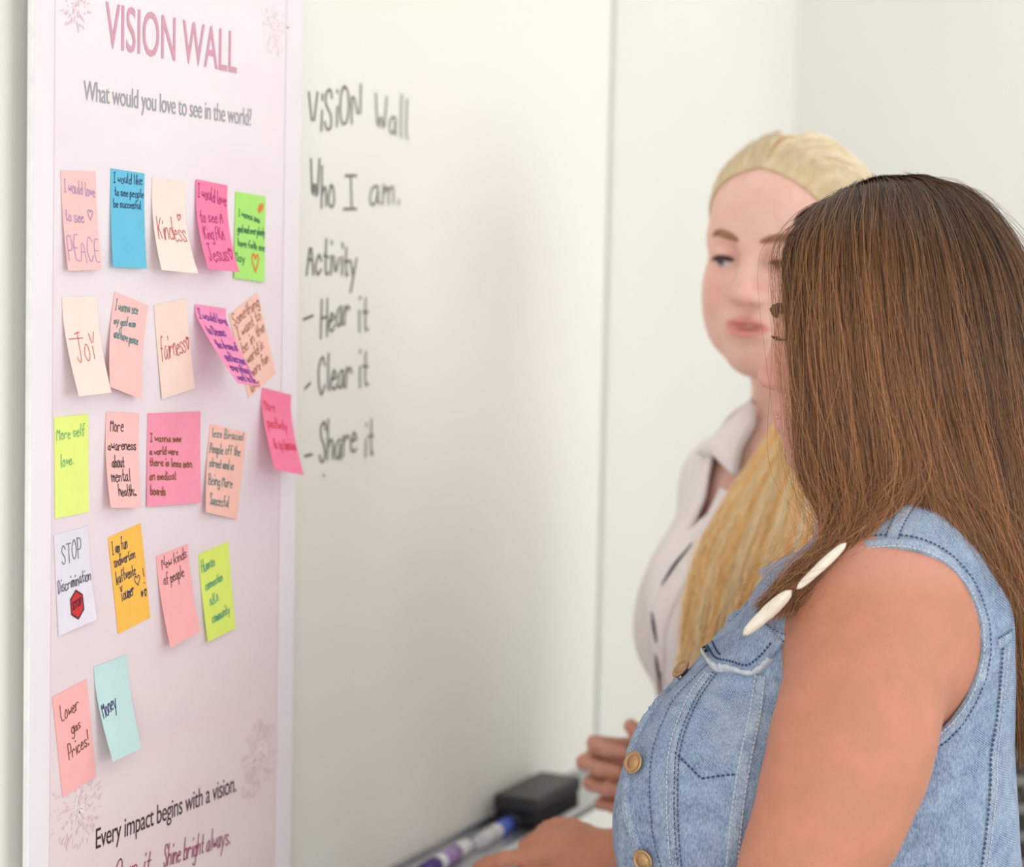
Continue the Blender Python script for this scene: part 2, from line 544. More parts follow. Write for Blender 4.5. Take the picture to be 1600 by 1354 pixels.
sticky_note([(173.7, 262.8), (226, 271), (229.8, 419.5), (177, 416.7)], (110, 197, 229), 'sky blue note in the top row with dark blue writing', (40, 66, 110),
    [('I would like', .06, .14, .92, .12, .10), ('to see people', .10, .27, .97, .26, .09), ('be succesful', .08, .39, .88, .38, .09)], pen_w=.0007)
sticky_note([(238.4, 276.4), (289, 286), (310, 427), (253, 421.6)], CREAM, 'cream note reading Kindess with a small red heart', (190, 62, 70),
    [('Kindess', .10, .66, .92, .66, .24), ('<', .72, .44, .84, .43, .11)])
green = sticky_note([(368.4, 299), (415.4, 307), (414, 440.6), (366.3, 434.4)], (180, 239, 127), 'light green note with an orange heart at end of top row', (40, 120, 80),
    [('I wanna see', .10, .27, .80, .32, .08), ('god and everybody', .08, .46, .98, .46, .09), ('have faith one', .10, .62, .98, .64, .09), ('Day', .03, .80, .32, .80, .10)], pen_w=.0009,
    extra=lambda o, f: [mesh_obj('orange_doodle', [f(a, -b, .0003) for a, b in v], [q[::-1] for q in ff], material('orange_ink', (232, 130, 60), .6), o) for q_ in (fit('<', .55, -.92, .80, -.92, 0, .02, 1, .34), fit('*', .74, -.24, .92, -.20, 0, .03, 2, .16)) for v, ff in [ribbons(q_, .035)]])
sticky_note([(307, 280), (355.6, 289.6), (374.6, 425), (326, 420)], (252, 135, 177), 'hot pink note in top row overlapping the green note', (176, 24, 116),
    [('I would love', .04, .19, .96, .24, .15), ('to see A', .08, .47, .80, .45, .14), ('King FKA', .12, .66, .78, .64, .14), ('Jesus<', .12, .91, .92, .88, .20)], minl=.004, lift0=.0012, pen_w=.0008)
sticky_note([(97.4, 464.5), (151.3, 462.5), (174.3, 613), (124, 619)], CREAM, 'cream note reading JOY at left end of second row', (200, 64, 70),
    [('JoY', .22, .66, .80, .66, .30), ('-', .10, .50, .45, .50, .20)], pw_=1.5)
sticky_note([(179.8, 455.3), (231.6, 477), (222, 623.5), (172.3, 604)], (254, 201, 199), 'light pink note tilted clockwise with small teal writing', TEAL,
    [('I wanna see', .06, .18, .72, .14, .11), ('my god mom', .08, .33, .70, .28, .09), ('and have peace', .10, .47, .82, .45, .10)], pen_w=.0007)
sticky_note([(240.8, 477), (290.6, 466), (305.3, 606), (253.5, 623.5)], (250, 223, 211), 'cream note reading fairness in red', (196, 66, 74),
    [('fairness<', .08, .60, .96, .58, .25)], pw_=1.5)
sticky_note([(358, 491.3), (402, 456.5), (420.5, 582.6), (375.3, 620.6)], (254, 207, 191), 'peach note with brown writing half behind a curled pink note', (150, 86, 70),
    [('Something', .06, .16, .96, .15, .14), ('I want to', .08, .33, .92, .30, .14), ('be in the', .14, .50, .95, .45, .14), ('world is', .20, .66, .80, .62, .13), ('more fun', .25, .82, .85, .80, .13), ('love', .10, .97, .40, .97, .12)], pen_w=.0008)
sticky_note([(305.6, 475), (353.4, 482), (405, 602.8), (371, 598)], (251, 155, 197), 'pink note with purple writing curling far off the poster', (122, 50, 160),
    [('I would love', .05, .18, .95, .22, .12), ('to Desmo', .10, .38, .72, .38, .12), ('the dream of', .15, .55, .92, .56, .11), ('and become', .18, .71, .94, .73, .12), ('everything i', .14, .84, .95, .86, .11), ('want to be', .16, .96, .94, .97, .09)], pw_=1.15, lift0=.0012, pen_w=.0010)
sticky_note([(85, 651.7), (138.3, 646.5), (139, 799.4), (85.6, 810)], LIME, 'yellow green note reading More self love', (110, 184, 130),
    [('More self', .06, .23, .88, .21, .12), ('love.', .16, .50, .52, .48, .12)])
sticky_note([(166.5, 643), (218, 644.8), (221, 793.4), (173.7, 792.8)], (253, 199, 197), 'pink note reading More awareness about mental health', (44, 34, 40),
    [('More', .13, .20, .52, .20, .14), ('awareness', .06, .40, .90, .39, .11), ('about', .16, .58, .52, .58, .13), ('mental', .12, .73, .70, .72, .13), ('health:)', .30, .88, .86, .87, .12)], pen_w=.0008)
sticky_note([(231.3, 645.4), (313.7, 642.5), (315, 784.7), (230, 791.6)], (251, 157, 183), 'wide square pink note with olive brown writing', (136, 90, 44),
    [('I wanna see', .04, .30, .62, .32, .08), ('a world were', .04, .44, .56, .46, .08), ('there is less men', .04, .56, .82, .61, .09), ('on medical', .04, .71, .52, .73, .09), ('boards', .06, .87, .32, .89, .10)], pen_w=.0010)
sticky_note([(329.2, 662), (385.4, 675.6), (367.8, 811), (322, 800)], (254, 201, 189), 'peach note tilted clockwise with dense teal writing', (52, 128, 128),
    [('less Biracial', .06, .14, .92, .10, .10), ('People off the', .04, .32, .88, .28, .11), ('street and us', .06, .48, .74, .46, .11), ('Being More', .06, .68, .74, .66, .12), ('Succesful', .12, .90, .68, .89, .13)], pen_w=.0008)
sticky_note([(410, 605), (455.6, 617), (475, 741.8), (430.3, 733)], (254, 135, 171), "hot pink note stuck over the poster's edge with red writing", (222, 30, 74),
    [('More', .06, .28, .42, .27, .16), ('positivity', .10, .48, .76, .47, .14), ('& optimism', .18, .74, .92, .70, .14)], pw_=1.35, pen_w=.0008)
def stop_sign(o, f):
    c, R = (.52, .765), (.19, .145)
    hexa = [(c[0] + R[0] * math.sin(a), c[1] - R[1] * math.cos(a)) for a in [math.pi / 3 * k for k in range(6)]]
    ring = lambda s, off: [f(c[0] + (x - c[0]) * s, c[1] + (y - c[1]) * s, off) for x, y in hexa]
    s = mesh_obj('drawn_stop_sign', ring(1, .0003), [tuple(range(6))[::-1]], material('red_marker', (206, 48, 54), .6), o)
    v, ff = ribbons(fit('STOP', .40, -.80, .64, -.78, 0, .02, 3, .07), .016)
    P = [f(a, -b, .0006) for a, b in v]
    b = len(P)
    P += ring(1.08, .0005) + ring(.95, .0005)
    ff = [q[::-1] for q in ff] + [(b + (k + 1) % 6, b + k, b + 6 + k, b + 6 + (k + 1) % 6) for k in range(6)]
    mesh_obj('drawn_outline', P, ff, material('black_pen', (60, 30, 40), .6), o)
sticky_note([(84.2, 836), (137.4, 821.3), (151.5, 967), (92, 993.6)], (232, 227, 239), 'pale lavender note with a drawn red stop sign', (84, 80, 96),
    [('STOP', .20, .32, .76, .30, .19), ('Discrimination', .04, .58, .97, .57, .13)], extra=stop_sign, pen_w=.0007)
sticky_note([(169.3, 839.7), (220, 817), (227.5, 963.7), (176.3, 989)], (255, 197, 91), 'orange yellow note with dark navy writing and hearts', (52, 52, 96),
    [('I am fun', .06, .19, .52, .18, .13), ('sndivertion', .08, .32, .72, .32, .11), ('kaftvente', .10, .50, .68, .49, .13), ('Yaumer', .18, .69, .58, .68, .14), ('<!', .62, .62, .92, .62, .16), ('*<', .78, .77, .96, .77, .12)], pen_w=.0007)
sticky_note([(244.7, 868.8), (293.8, 850), (313, 987), (266.8, 1011.6)], (254, 183, 185), 'coral pink note reading New kinds of people', (66, 36, 44),
    [('New kinds', .14, .17, .92, .14, .13), ('of people', .14, .34, .78, .33, .13)], pw_=1.6)
sticky_note([(310.6, 865.5), (357.2, 845.8), (368.3, 981.3), (325.3, 1002.6)], (226, 243, 117), 'yellow green note reading Human connection A.K.A community', (70, 160, 140),
    [('Human', .05, .22, .48, .20, .15), ('connection', .12, .43, .70, .40, .11), ('A.K.A', .22, .62, .50, .60, .11), ('community', .22, .82, .84, .80, .12)], pen_w=.0008)
sticky_note([(82.2, 1088.6), (135.4, 1060.7), (144.8, 1212), (94, 1244)], (254, 187, 187), 'pink note low on the poster reading Lower gas prices', (110, 66, 50),
    [('Lower', .17, .28, .68, .24, .15), ('gas', .42, .45, .68, .43, .12), ('Prices!', .27, .68, .86, .64, .15)], pen_w=.0008)
sticky_note([(147.2, 1041.5), (198.4, 1022.3), (221.3, 1168.4), (177, 1189.7)], (200, 231, 231), 'pale aqua note reading Money in navy ink', (58, 54, 116),
    [('Money', .06, .56, .50, .49, .18)], pen_w=.0009, pw_=1.5)

# ---------------------------------------------------------------- tray things
def marker(px0, px1, body, capc, label_rgb, label):
    """a marker pen lying in the tray, its cap end at px0"""
    a, b = wp(*px0, .034), wp(*px1, .034)
    zc = z_tray - .0045
    p0, p1 = np.array([.036, a[1], zc]), np.array([.030, b[1], zc])
    L = np.linalg.norm(p1 - p0); ax = (p1 - p0) / L
    root = empty('marker_pen', (p0 + p1) / 2 - np.array([0, 0, .008]), label, 'marker', 'marker pens in the tray')
    mw = painted('marker_barrel', (236, 236, 238), (228, 228, 230), .3, 40)
    MB().lathe(p0 + ax * .30 * L, ax, [(.0062, 0), (.0082, .001), (.0082, .64 * L), (.0076, .67 * L), (.0060, .695 * L)], 20).build('barrel', mw, root, True)
    MB().lathe(p0, ax, [(.0040, 0), (.0068, .001), (.0074, .006), (.0080, .04 * L), (.0086, .29 * L), (.0086, .312 * L)], 20).build('cap', painted('marker_cap', capc, tuple(int(c * .85) for c in capc), .35, 30), root, True)
    MB().lathe(p0 + ax * .44 * L, ax, [(.00835, 0), (.00835, .30 * L)], 20).build('label_band', painted('marker_label', label_rgb, tuple(min(255, int(c * 1.2)) for c in label_rgb), .4, 60), root, True)
    return root
marker((655, 1336), (737, 1292), None, (86, 58, 140), (150, 122, 176), 'whiteboard marker with purple cap lying nearest in the tray')
marker((742, 1290), (822, 1247), None, (236, 236, 240), (76, 96, 190), 'whiteboard marker with blue label lying next to the eraser')
ye0, ye1 = float(wp(803, 1262, .035)[1]), float(wp(876, 1222, .035)[1])
er = empty('board_eraser', (.036, (ye0 + ye1) / 2, z_tray - .011), 'black felt whiteboard eraser lying at the end of the tray', 'eraser')
bevel(box_obj('felt_pad', (.010, ye0 + .002, z_tray - .0115), (.060, ye1 - .002, z_tray + .006), M_FELT, er), .002)
bevel(box_obj('grip', (.008, ye0, z_tray + .006), (.062, ye1, z_tray + .025), painted('eraser_grip', (44, 44, 46), (36, 36, 38), .4, 40), er), .005, 3)

# ---------------------------------------------------------------- implicit surfaces for bodies and clothes
def rot_to(axis):
    """matrix whose rows are an orthonormal frame with the first row along axis"""
    a = np.array(axis, float); a /= np.linalg.norm(a)
    t = np.array([0, 0, 1.0]) if abs(a[2]) < .9 else np.array([0, 1.0, 0])
    b = np.cross(t, a); b /= np.linalg.norm(b)
    return np.array([a, b, np.cross(a, b)])
def smin(a, b, k):
    h = np.maximum(k - np.abs(a - b), 0) / k
    return np.minimum(a, b) - h * h * k * .25
def smax(a, b, k):
    return -smin(-a, -b, k)
def axis_points(spans):
    """uneven axis: (start, stop, step) spans joined"""
    out = []
    for a, b, s in spans:
        n = max(1, int(round((b - a) / s)))
        out += list(a + (b - a) * np.arange(n) / n)
    out.append(spans[-1][1])
    return np.array(out, np.float32)
class Grid:
    def __init__(s, xs, ys, zs):
        s.ax = (xs, ys, zs)
        s.f = np.full((len(xs), len(ys), len(zs)), .25, np.float32)
    def copy(s):
        g = Grid.__new__(Grid)
        g.ax, g.f = s.ax, s.f.copy()
        return g
    def win(s, lo, hi):
        sl = []
        for a, l, h in zip(s.ax, lo, hi):
            i, j = np.searchsorted(a, l), np.searchsorted(a, h)
            sl.append(slice(max(0, i - 1), min(len(a), j + 2)))
        return tuple(sl)
    def pts(s, sl):
        return s.ax[0][sl[0]][:, None, None], s.ax[1][sl[1]][None, :, None], s.ax[2][sl[2]][None, None, :]
    def put(s, fn, lo, hi, k, op='u'):
        m = max(k, .012) + .012
        sl = s.win(np.array(lo) - m, np.array(hi) + m)
        X, Y, Z = s.pts(sl)
        d = fn(X, Y, Z).astype(np.float32)
        if d.size == 0:
            return
        c = s.f[sl]
        s.f[sl] = smin(c, d, k) if op == 'u' else smax(c, -d, k)
    def ell(s, c, r, k=.02, R=None, op='u'):
        c, r = np.array(c, float), np.array(r, float)
        A = np.eye(3) if R is None else np.array(R, float)      # rows: local axes
        ext = np.sqrt(((A * r[:, None]) ** 2).sum(0))
        def fn(X, Y, Z):
            x, y, z = X - c[0], Y - c[1], Z - c[2]
            q = [(A[i, 0] * x + A[i, 1] * y + A[i, 2] * z) for i in range(3)]
            k0 = np.sqrt(sum((q[i] / r[i]) ** 2 for i in range(3)))
            k1 = np.sqrt(sum((q[i] / r[i] ** 2) ** 2 for i in range(3)))
            return k0 * (k0 - 1.0) / np.maximum(k1, 1e-6)
        s.put(fn, c - ext, c + ext, k, op)
    def cone(s, a, b, ra, rb, k=.02, op='u'):
        a, b = np.array(a, float), np.array(b, float)
        ba = b - a
        l2 = ba @ ba
        def fn(X, Y, Z):
            x, y, z = X - a[0], Y - a[1], Z - a[2]
            t = np.clip((x * ba[0] + y * ba[1] + z * ba[2]) / l2, 0, 1)
            d = np.sqrt((x - t * ba[0]) ** 2 + (y - t * ba[1]) ** 2 + (z - t * ba[2]) ** 2)
            return d - (ra + (rb - ra) * t)
        R = max(ra, rb)
        s.put(fn, np.minimum(a, b) - R, np.maximum(a, b) + R, k, op)
    def chain(s, P, r, k=.02):
        for i in range(len(P) - 1):
            s.cone(P[i], P[i + 1], r[i], r[i + 1], k)
    def mesh(s, field=None):
        """surface nets"""
        f = s.f if field is None else field
        b = f < 0
        n = [m - 1 for m in f.shape]
        allc, anyc = np.ones(n, bool), np.zeros(n, bool)
        off = [(i, j, k) for i in (0, 1) for j in (0, 1) for k in (0, 1)]
        for i, j, k in off:
            v = b[i:i + n[0], j:j + n[1], k:k + n[2]]
            allc &= v
            anyc |= v
        act = anyc & ~allc
        I, J, K = np.nonzero(act)
        idx = np.full(n, -1, np.int32)
        idx[I, J, K] = np.arange(len(I))
        val = np.stack([f[I + i, J + j, K + k] for i, j, k in off], 1)
        P = np.zeros((len(I), 3), np.float32); C = np.zeros(len(I), np.float32)
        for p in range(8):
            for q in range(p + 1, 8):
                d = [b_ - a_ for a_, b_ in zip(off[p], off[q])]
                if sum(abs(x) for x in d) != 1:
                    continue
                va, vb = val[:, p], val[:, q]
                m = (va < 0) != (vb < 0)
                t = np.where(m, va / np.where(m, va - vb, 1), 0)
                pos = np.array(off[p], np.float32) + t[:, None] * np.array(d, np.float32)
                P += np.where(m[:, None], pos, 0)
                C += m
        P /= C[:, None]
        G = [I, J, K]
        W = np.empty_like(P)
        for a in range(3):
            x = s.ax[a]
            W[:, a] = x[G[a]] + P[:, a] * (x[G[a] + 1] - x[G[a]])
        F = []
        for a in range(3):
            u, v = (a + 1) % 3, (a + 2) % 3
            sl0 = [slice(None)] * 3; sl1 = [slice(None)] * 3
            sl0[a] = slice(0, -1); sl1[a] = slice(1, None)
            for q in (u, v):
                sl0[q] = slice(1, -1); sl1[q] = slice(1, -1)
            A, B = b[tuple(sl0)], b[tuple(sl1)]
            E = np.array(np.nonzero(A != B))
            ins = A[tuple(E)]
            e = E.copy()
            e[u] += 1; e[v] += 1
            def cell(du, dv):
                c = e.copy(); c[u] += du; c[v] += dv
                return idx[c[0], c[1], c[2]]
            q = np.stack([cell(-1, -1), cell(0, -1), cell(0, 0), cell(-1, 0)], 1)
            q[~ins] = q[~ins][:, ::-1]
            F.append(q)
        F = np.concatenate(F)
        F = F[(F >= 0).all(1)]
        return W, F
    def sample(s, P, field=None):
        f = s.f if field is None else field
        P = np.asarray(P, float)
        g, t = [], []
        for a in range(3):
            x = s.ax[a]
            i = np.clip(np.searchsorted(x, P[:, a]) - 1, 0, len(x) - 2)
            g.append(i); t.append(np.clip((P[:, a] - x[i]) / (x[i + 1] - x[i]), 0, 1))
        r = 0
        for i in (0, 1):
            for j in (0, 1):
                for k in (0, 1):
                    w_ = (t[0] if i else 1 - t[0]) * (t[1] if j else 1 - t[1]) * (t[2] if k else 1 - t[2])
                    r = r + w_ * f[g[0] + i, g[1] + j, g[2] + k]
        return r
    def grad(s, P, field=None, h=.004):
        g = np.stack([s.sample(P + np.eye(3)[a] * h, field) - s.sample(P - np.eye(3)[a] * h, field) for a in range(3)], 1)
        return g / (np.linalg.norm(g, axis=1)[:, None] + 1e-9)
def relax(Vv, F, it=2, lam=.5):
    """Laplacian smoothing of a quad mesh"""
    e = np.concatenate([F[:, [0, 1]], F[:, [1, 2]], F[:, [2, 3]], F[:, [3, 0]]])
    e = np.concatenate([e, e[:, ::-1]])
    n = np.bincount(e[:, 0], minlength=len(Vv)).astype(np.float32)
    for _ in range(it):
        A = np.stack([np.bincount(e[:, 0], weights=Vv[e[:, 1], a], minlength=len(Vv)) for a in range(3)], 1)
        Vv = Vv + lam * (A / np.maximum(n, 1)[:, None] - Vv) * (n > 0)[:, None]
    return Vv.astype(np.float32)
class Frame:
    """a person's own axes: forward, left, up, from an origin"""
    def __init__(s, origin, fwd, up=ZU):
        f = np.array(fwd, float); f /= np.linalg.norm(f)
        l = np.cross(up, f); l /= np.linalg.norm(l)
        s.o, s.B = np.array(origin, float), np.array([f, l, np.cross(f, l)])
    def loc(s, px, py, Z):
        return s.B @ (V(px, py, Z) - s.o)
    def to(s, P):
        return s.B @ (np.asarray(P, float) - s.o)
    def out(s, P):
        return np.asarray(P, float) @ s.B + s.o
def color_attr(o, cols, name='tint'):
    a = o.data.color_attributes.new(name, 'FLOAT_COLOR', 'POINT')
    c = np.ones((len(cols), 4), np.float32); c[:, :3] = cols
    a.data.foreach_set('color', c.ravel())
def catmull(P, n):
    """n points along a Catmull-Rom curve through P"""
    P = np.array(P, float)
    Q = np.concatenate([[2 * P[0] - P[1]], P, [2 * P[-1] - P[-2]]])
    t = np.linspace(0, len(P) - 1 - 1e-6, n)
    i = t.astype(int); u = (t - i)[:, None]
    a, b, c, d = Q[i], Q[i + 1], Q[i + 2], Q[i + 3]
    return .5 * (2 * b + (c - a) * u + (2 * a - 5 * b + 4 * c - d) * u ** 2 + (3 * b - a - 3 * c + d) * u ** 3)

def head_field(g, R, o, s=1.0, mouth=0.0, lids=.5, nose=1.0, full=0.0):
    """a woman's head; R rows are the head's forward, left, up in the grid's axes, o its origin between the ears at eye level"""
    R = np.array(R, float)
    T = lambda *p: np.array(o) + s * (np.array(p, float) @ R)
    def E(c, r, k=.02, op='u', pitch=0.0):
        A = R if not pitch else np.array([[math.cos(pitch), 0, math.sin(pitch)], [0, 1, 0], [-math.sin(pitch), 0, math.cos(pitch)]]) @ R
        g.ell(T(*c), np.array(r) * s, k * s, A, op)
    def C(a, b, ra, rb, k=.015, op='u'):
        g.cone(T(*a), T(*b), ra * s, rb * s, k * s, op)
    E((-.008, 0, .032), (.090, .072, .079), .02)                    # cranium
    E((-.026, 0, .008), (.058, .062, .066), .02)                    # back of the skull
    E((.040, 0, .035), (.045, .058, .055), .03)                     # forehead
    E((.028, 0, -.038), (.058, .058, .074), .03)                    # face
    for q in (-1, 1):
        E((.048, .037 * q, -.030), (.028, .024, .028), .025)        # cheek
        C((-.004, .052 * q, -.058), (.056, .016 * q, -.098), .016, .015, .03)   # jaw
        C((.074, .012 * q, .017), (.062, .045 * q, .014), .010, .010, .02)      # brow
    if full:
        for q in (-1, 1):
            E((.030, (.040 + full) * q, -.062), (.036, .022, .034), .03)
    E((.066, 0, -.096), (.018, .020, .016), .02)                    # chin
    E((.072, 0, -.066), (.018, .026, .020), .02)                    # mouth mound
    for q in (-1, 1):
        E((.092, .031 * q, -.001), (.016, .017, .0115), .014, 's')   # eye socket
    C((.082, 0, .010), (.102 * nose, 0, -.030), .0075, .0095, .012)       # nose ridge
    E((.103 * nose, 0, -.034), (.0105, .0105, .0095), .008)               # nose tip
    for q in (-1, 1):
        E((.0925, .0115 * q, -.0375), (.0105, .0075, .0075), .006)   # wing
        E((.098, .0062 * q, -.0455), (.0062, .0036, .0052), .003, 's')   # nostril
    E((.0875, 0, -.0605), (.0095, .0215, .0055), .008)               # upper lip
    E((.0860, 0, -.0725), (.0100, .0185, .0062), .008)               # lower lip
    E((.0985, 0, -.0665), (.014, .0205, .0012 + .0030 * mouth), .002, 's')     # mouth line
    E((.094, 0, -.0505), (.006, .0035, .006), .006, 's')             # philtrum
    for q in (-1, 1):
        C((.079, .031 * q, .0050 - .006 * lids), (.076, .031 * q, -.001), .0115, .0118, .004)  # lid over the eyeball
        E((-.006, .073 * q, -.010), (.017, .007, .030), .008, pitch=-.25)   # ear
        E((-.002, .080 * q, -.006), (.009, .005, .016), .006, 's', pitch=-.25)
    return T
def head_tints(P, R, o, s, skin, lip, blush):
    """albedo per vertex: lips, rosy cheeks and nose tip on plain skin"""
    q = (P - np.array(o)) @ np.array(R, float).T / s
    f, l, u = q[:, 0], np.abs(q[:, 1]), q[:, 2]
    sm = lambda x, a, b: np.clip((x - a) / (b - a), 0, 1) ** 2 * (3 - 2 * np.clip((x - a) / (b - a), 0, 1))
    c = np.tile(np.array(lin(skin), np.float32), (len(P), 1))
    ch = np.exp(-(((f - .07) / .03) ** 2 + ((l - .042) / .022) ** 2 + ((u + .030) / .022) ** 2)) * .8 + np.exp(-(((f - .108) / .015) ** 2 + (l / .016) ** 2 + ((u + .036) / .014) ** 2)) * .6
    c += (np.array(lin(blush)) - c) * np.clip(ch, 0, 1)[:, None]
    e = ((l / .0235) ** 2 + ((u + .0665) / .0108) ** 2)
    m = (1 - sm(e, .75, 1.1)) * sm(f, .080, .086)
    c += (np.array(lin(lip)) - c) * m[:, None]
    return c
def finger(g, base, d1, n, lens, r, bends, k=.004):
    """three bones from base along d1, bending towards n by the angles in bends"""
    p = np.array(base, float); ang = 0
    d1, n = np.array(d1, float), np.array(n, float)
    d1 /= np.linalg.norm(d1); n = n - d1 * (n @ d1); n /= np.linalg.norm(n)
    P = [p]
    for L, bd in zip(lens, bends):
        ang += bd
        p = p + L * (math.cos(ang) * d1 + math.sin(ang) * n)
        P.append(p)
    for i in range(3):
        g.cone(P[i], P[i + 1], r * (1 - .07 * i), r * (1 - .07 * (i + 1)), k)
    return P
def hand(g, wrist, fwd, thumbside, palm, sc, bends, thumb, spread=.12, wr=.024):
    """right or left hand by its axes: fwd along the fingers, thumbside across, palm the palm's normal"""
    w0 = np.array(wrist, float)
    F_, T_, N_ = (np.array(a, float) / np.linalg.norm(a) for a in (fwd, thumbside, palm))
    at = lambda a, b, c: w0 + sc * (F_ * a + T_ * b + N_ * c)
    R = np.array([F_, T_, N_])
    g.ell(at(.045, 0, 0), np.array([.048, .038, .014]) * sc, .012, R)
    g.cone(at(-.02, 0, 0), at(.03, 0, 0), wr * sc, .020 * sc, .015)
    g.ell(at(.032, .022, .009), np.array([.030, .016, .014]) * sc, .010, R)       # ball of the thumb
    g.ell(at(.040, -.024, .007), np.array([.030, .012, .012]) * sc, .010, R)
    Ls = [(.040, .024, .019), (.045, .027, .020), (.041, .025, .020), (.032, .019, .017)]
    for i in range(4):
        b = .029 - .0195 * i
        base = at(.083 - .004 * abs(i - 1), b, 0)
        d = F_ + T_ * spread * (1.5 - i) / 1.5
        g.cone(at(.04, b * .8, 0), base, .010 * sc, .0098 * sc, .008)
        finger(g, base, d, N_, [x * sc for x in Ls[i]], (.0090, .0092, .0088, .0076)[i] * sc, bends[i])
    P = [at(*p) for p in thumb]
    g.chain(P, [.013 * sc, .0110 * sc, .0098 * sc, .0078 * sc][:len(P)], .006)

# ---------------------------------------------------------------- materials of the people
def skin_material(name, rough=.5, freckle=.25):
    m = material(name, (210, 160, 140), rough, spec=.38, sss=.07)
    g = NT(m)
    at = g.n('ShaderNodeVertexColor', layer_name='tint')
    v = g.coord()
    n1 = g.noise(v, 38, 4, .6)
    n2 = g.noise(v, 420, 2, .5)
    c = g.mix(at.outputs['Color'], (.80, .30, .22), g.ramp(n1, [(.42, 0.0), (.75, .34)]), 'MIX')
    vo = g.n('ShaderNodeTexVoronoi'); vo.inputs['Scale'].default_value = 95
    g.l(v, vo.inputs['Vector'])
    c = g.mix(c, (.30, .10, .05), g.ramp(vo.outputs['Distance'], [(.04, freckle), (.10, 0.0)]), 'MIX')
    g.color(c)
    bn = g.mix(g.ramp(n2, [(.2, 0.0), (.8, 1.0)]), g.ramp(g.noise(v, 1500, 2), [(.2, 0.0), (.8, 1.0)]), .5)
    g.bump(bn, .45, .0011)
    return m
M_SKIN1 = skin_material('tanned_skin', .46, .35)
M_SKIN2 = skin_material('fair_skin', .48, .0)

def denim_material(name, lo, mid, hi):
    m = material(name, mid, .85, spec=.2)
    g = NT(m)
    v = g.coord()
    big = g.noise(v, 9, 5, .62)
    mid_n = g.noise(v, 70, 4, .6)
    base = g.ramp(big, [(.30, lo), (.5, mid), (.72, hi)])
    base = g.mix(base, g.ramp(mid_n, [(.3, lo), (.7, hi)]), .48)
    # twill: fine diagonal ribs, broken up like yarn
    tw = g.n('ShaderNodeTexWave', bands_direction='DIAGONAL')
    tw.inputs['Scale'].default_value = 330; tw.inputs['Distortion'].default_value = 2.2
    tw.inputs['Detail'].default_value = 2; tw.inputs['Detail Scale'].default_value = 3
    g.l(g.coord((1, .15, 1.0)), tw.inputs['Vector'])
    yarn = g.noise(g.coord((1, 1, .3)), 900, 2, .6)
    tf = g.ramp(tw.outputs['Fac'], [(.15, 0.0), (.85, .55)])
    base = g.mix(base, hi, tf, 'MIX')
    base = g.mix(base, g.ramp(yarn, [(.35, lo), (.65, hi)]), .33)
    g.color(base)
    h = g.mix(tw.outputs['Color'], g.ramp(yarn, [(.2, 0.0), (.8, 1.0)]), .5)
    g.bump(h, .5, .0006)
    return m
M_DENIM = denim_material('washed_denim', (42, 68, 116), (90, 122, 168), (184, 201, 220))
M_DSEAM = denim_material('denim_seam', (40, 66, 112), (92, 122, 166), (198, 212, 226))
M_DEDGE = denim_material('frayed_denim_edge', (150, 170, 192), (190, 202, 214), (226, 230, 234))
M_THREAD = material('dark_blue_thread', (50, 66, 104), .8)
M_THREAD2 = material('pale_thread', (196, 206, 218), .8)
def brass(name, rgb):
    m = material(name, rgb, .38, metal=.9)
    g = NT(m)
    g.bump(g.noise(g.coord(), 900, 3), .5, .0008)
    return m
M_BRASS = brass('antique_brass', (186, 150, 112))

# ---------------------------------------------------------------- the woman in the denim vest
B1 = Frame(V(1397, 520, 1.55), -R0)
L1 = B1.loc
foot1 = B1.out([-.02, 0, 0]); foot1[2] = 0
brun = empty('person', foot1, 'woman with long straight brown hair in a sleeveless denim vest', 'person')
g1 = Grid(axis_points([(-.20, .215, .0026), (.215, .42, .0045)]), axis_points([(-.30, -.10, .0045), (-.10, .285, .0026)]),
          axis_points([(-.74, -.46, .0045), (-.46, -.14, .0030), (-.14, .145, .0021)]))
def torso1(g):
    k = .05
    g.ell(L1(1333, 1150, 1.555), (.100, .126, .150), k)                       # rib cage
    g.ell(L1(1396, 1060, 1.55), (.068, .118, .17), k)                       # upper back
    g.ell(L1(1372, 1340, 1.55), (.074, .118, .22), k)                       # small of the back
    g.ell(L1(1300, 1480, 1.555), (.135, .128, .20), k)                       # belly
    g.ell(L1(1132, 1278, 1.480), (.074, .070, .100), .05)                   # bust
    g.ell(L1(1128, 1290, 1.605), (.080, .074, .102), .05)
    g.ell(L1(1245, 1175, 1.545), (.072, .095, .105), .05)
    for Zn, Ze in ((1.50, 1.435), (1.60, 1.665)):                           # shoulders
        g.cone(L1(1445, 835, Zn), L1(1400, 930, Ze), .040, .046, .04)
        g.cone(L1(1462, 890, Zn), L1(1440, 1000, Ze + (.03 if Ze < 1.55 else -.03)), .044, .050, .04)
        g.cone(L1(1395, 890, Ze + (.006 if Ze < 1.55 else -.006)), L1(1285, 985, 1.472 if Ze < 1.55 else 1.63), .036, .048, .035)
torso1(g1)
vest_f = g1.copy()
vest_f.ell(L1(1134, 1280, 1.54), (.072, .080, .100), .03)                   # cloth bridging the bust
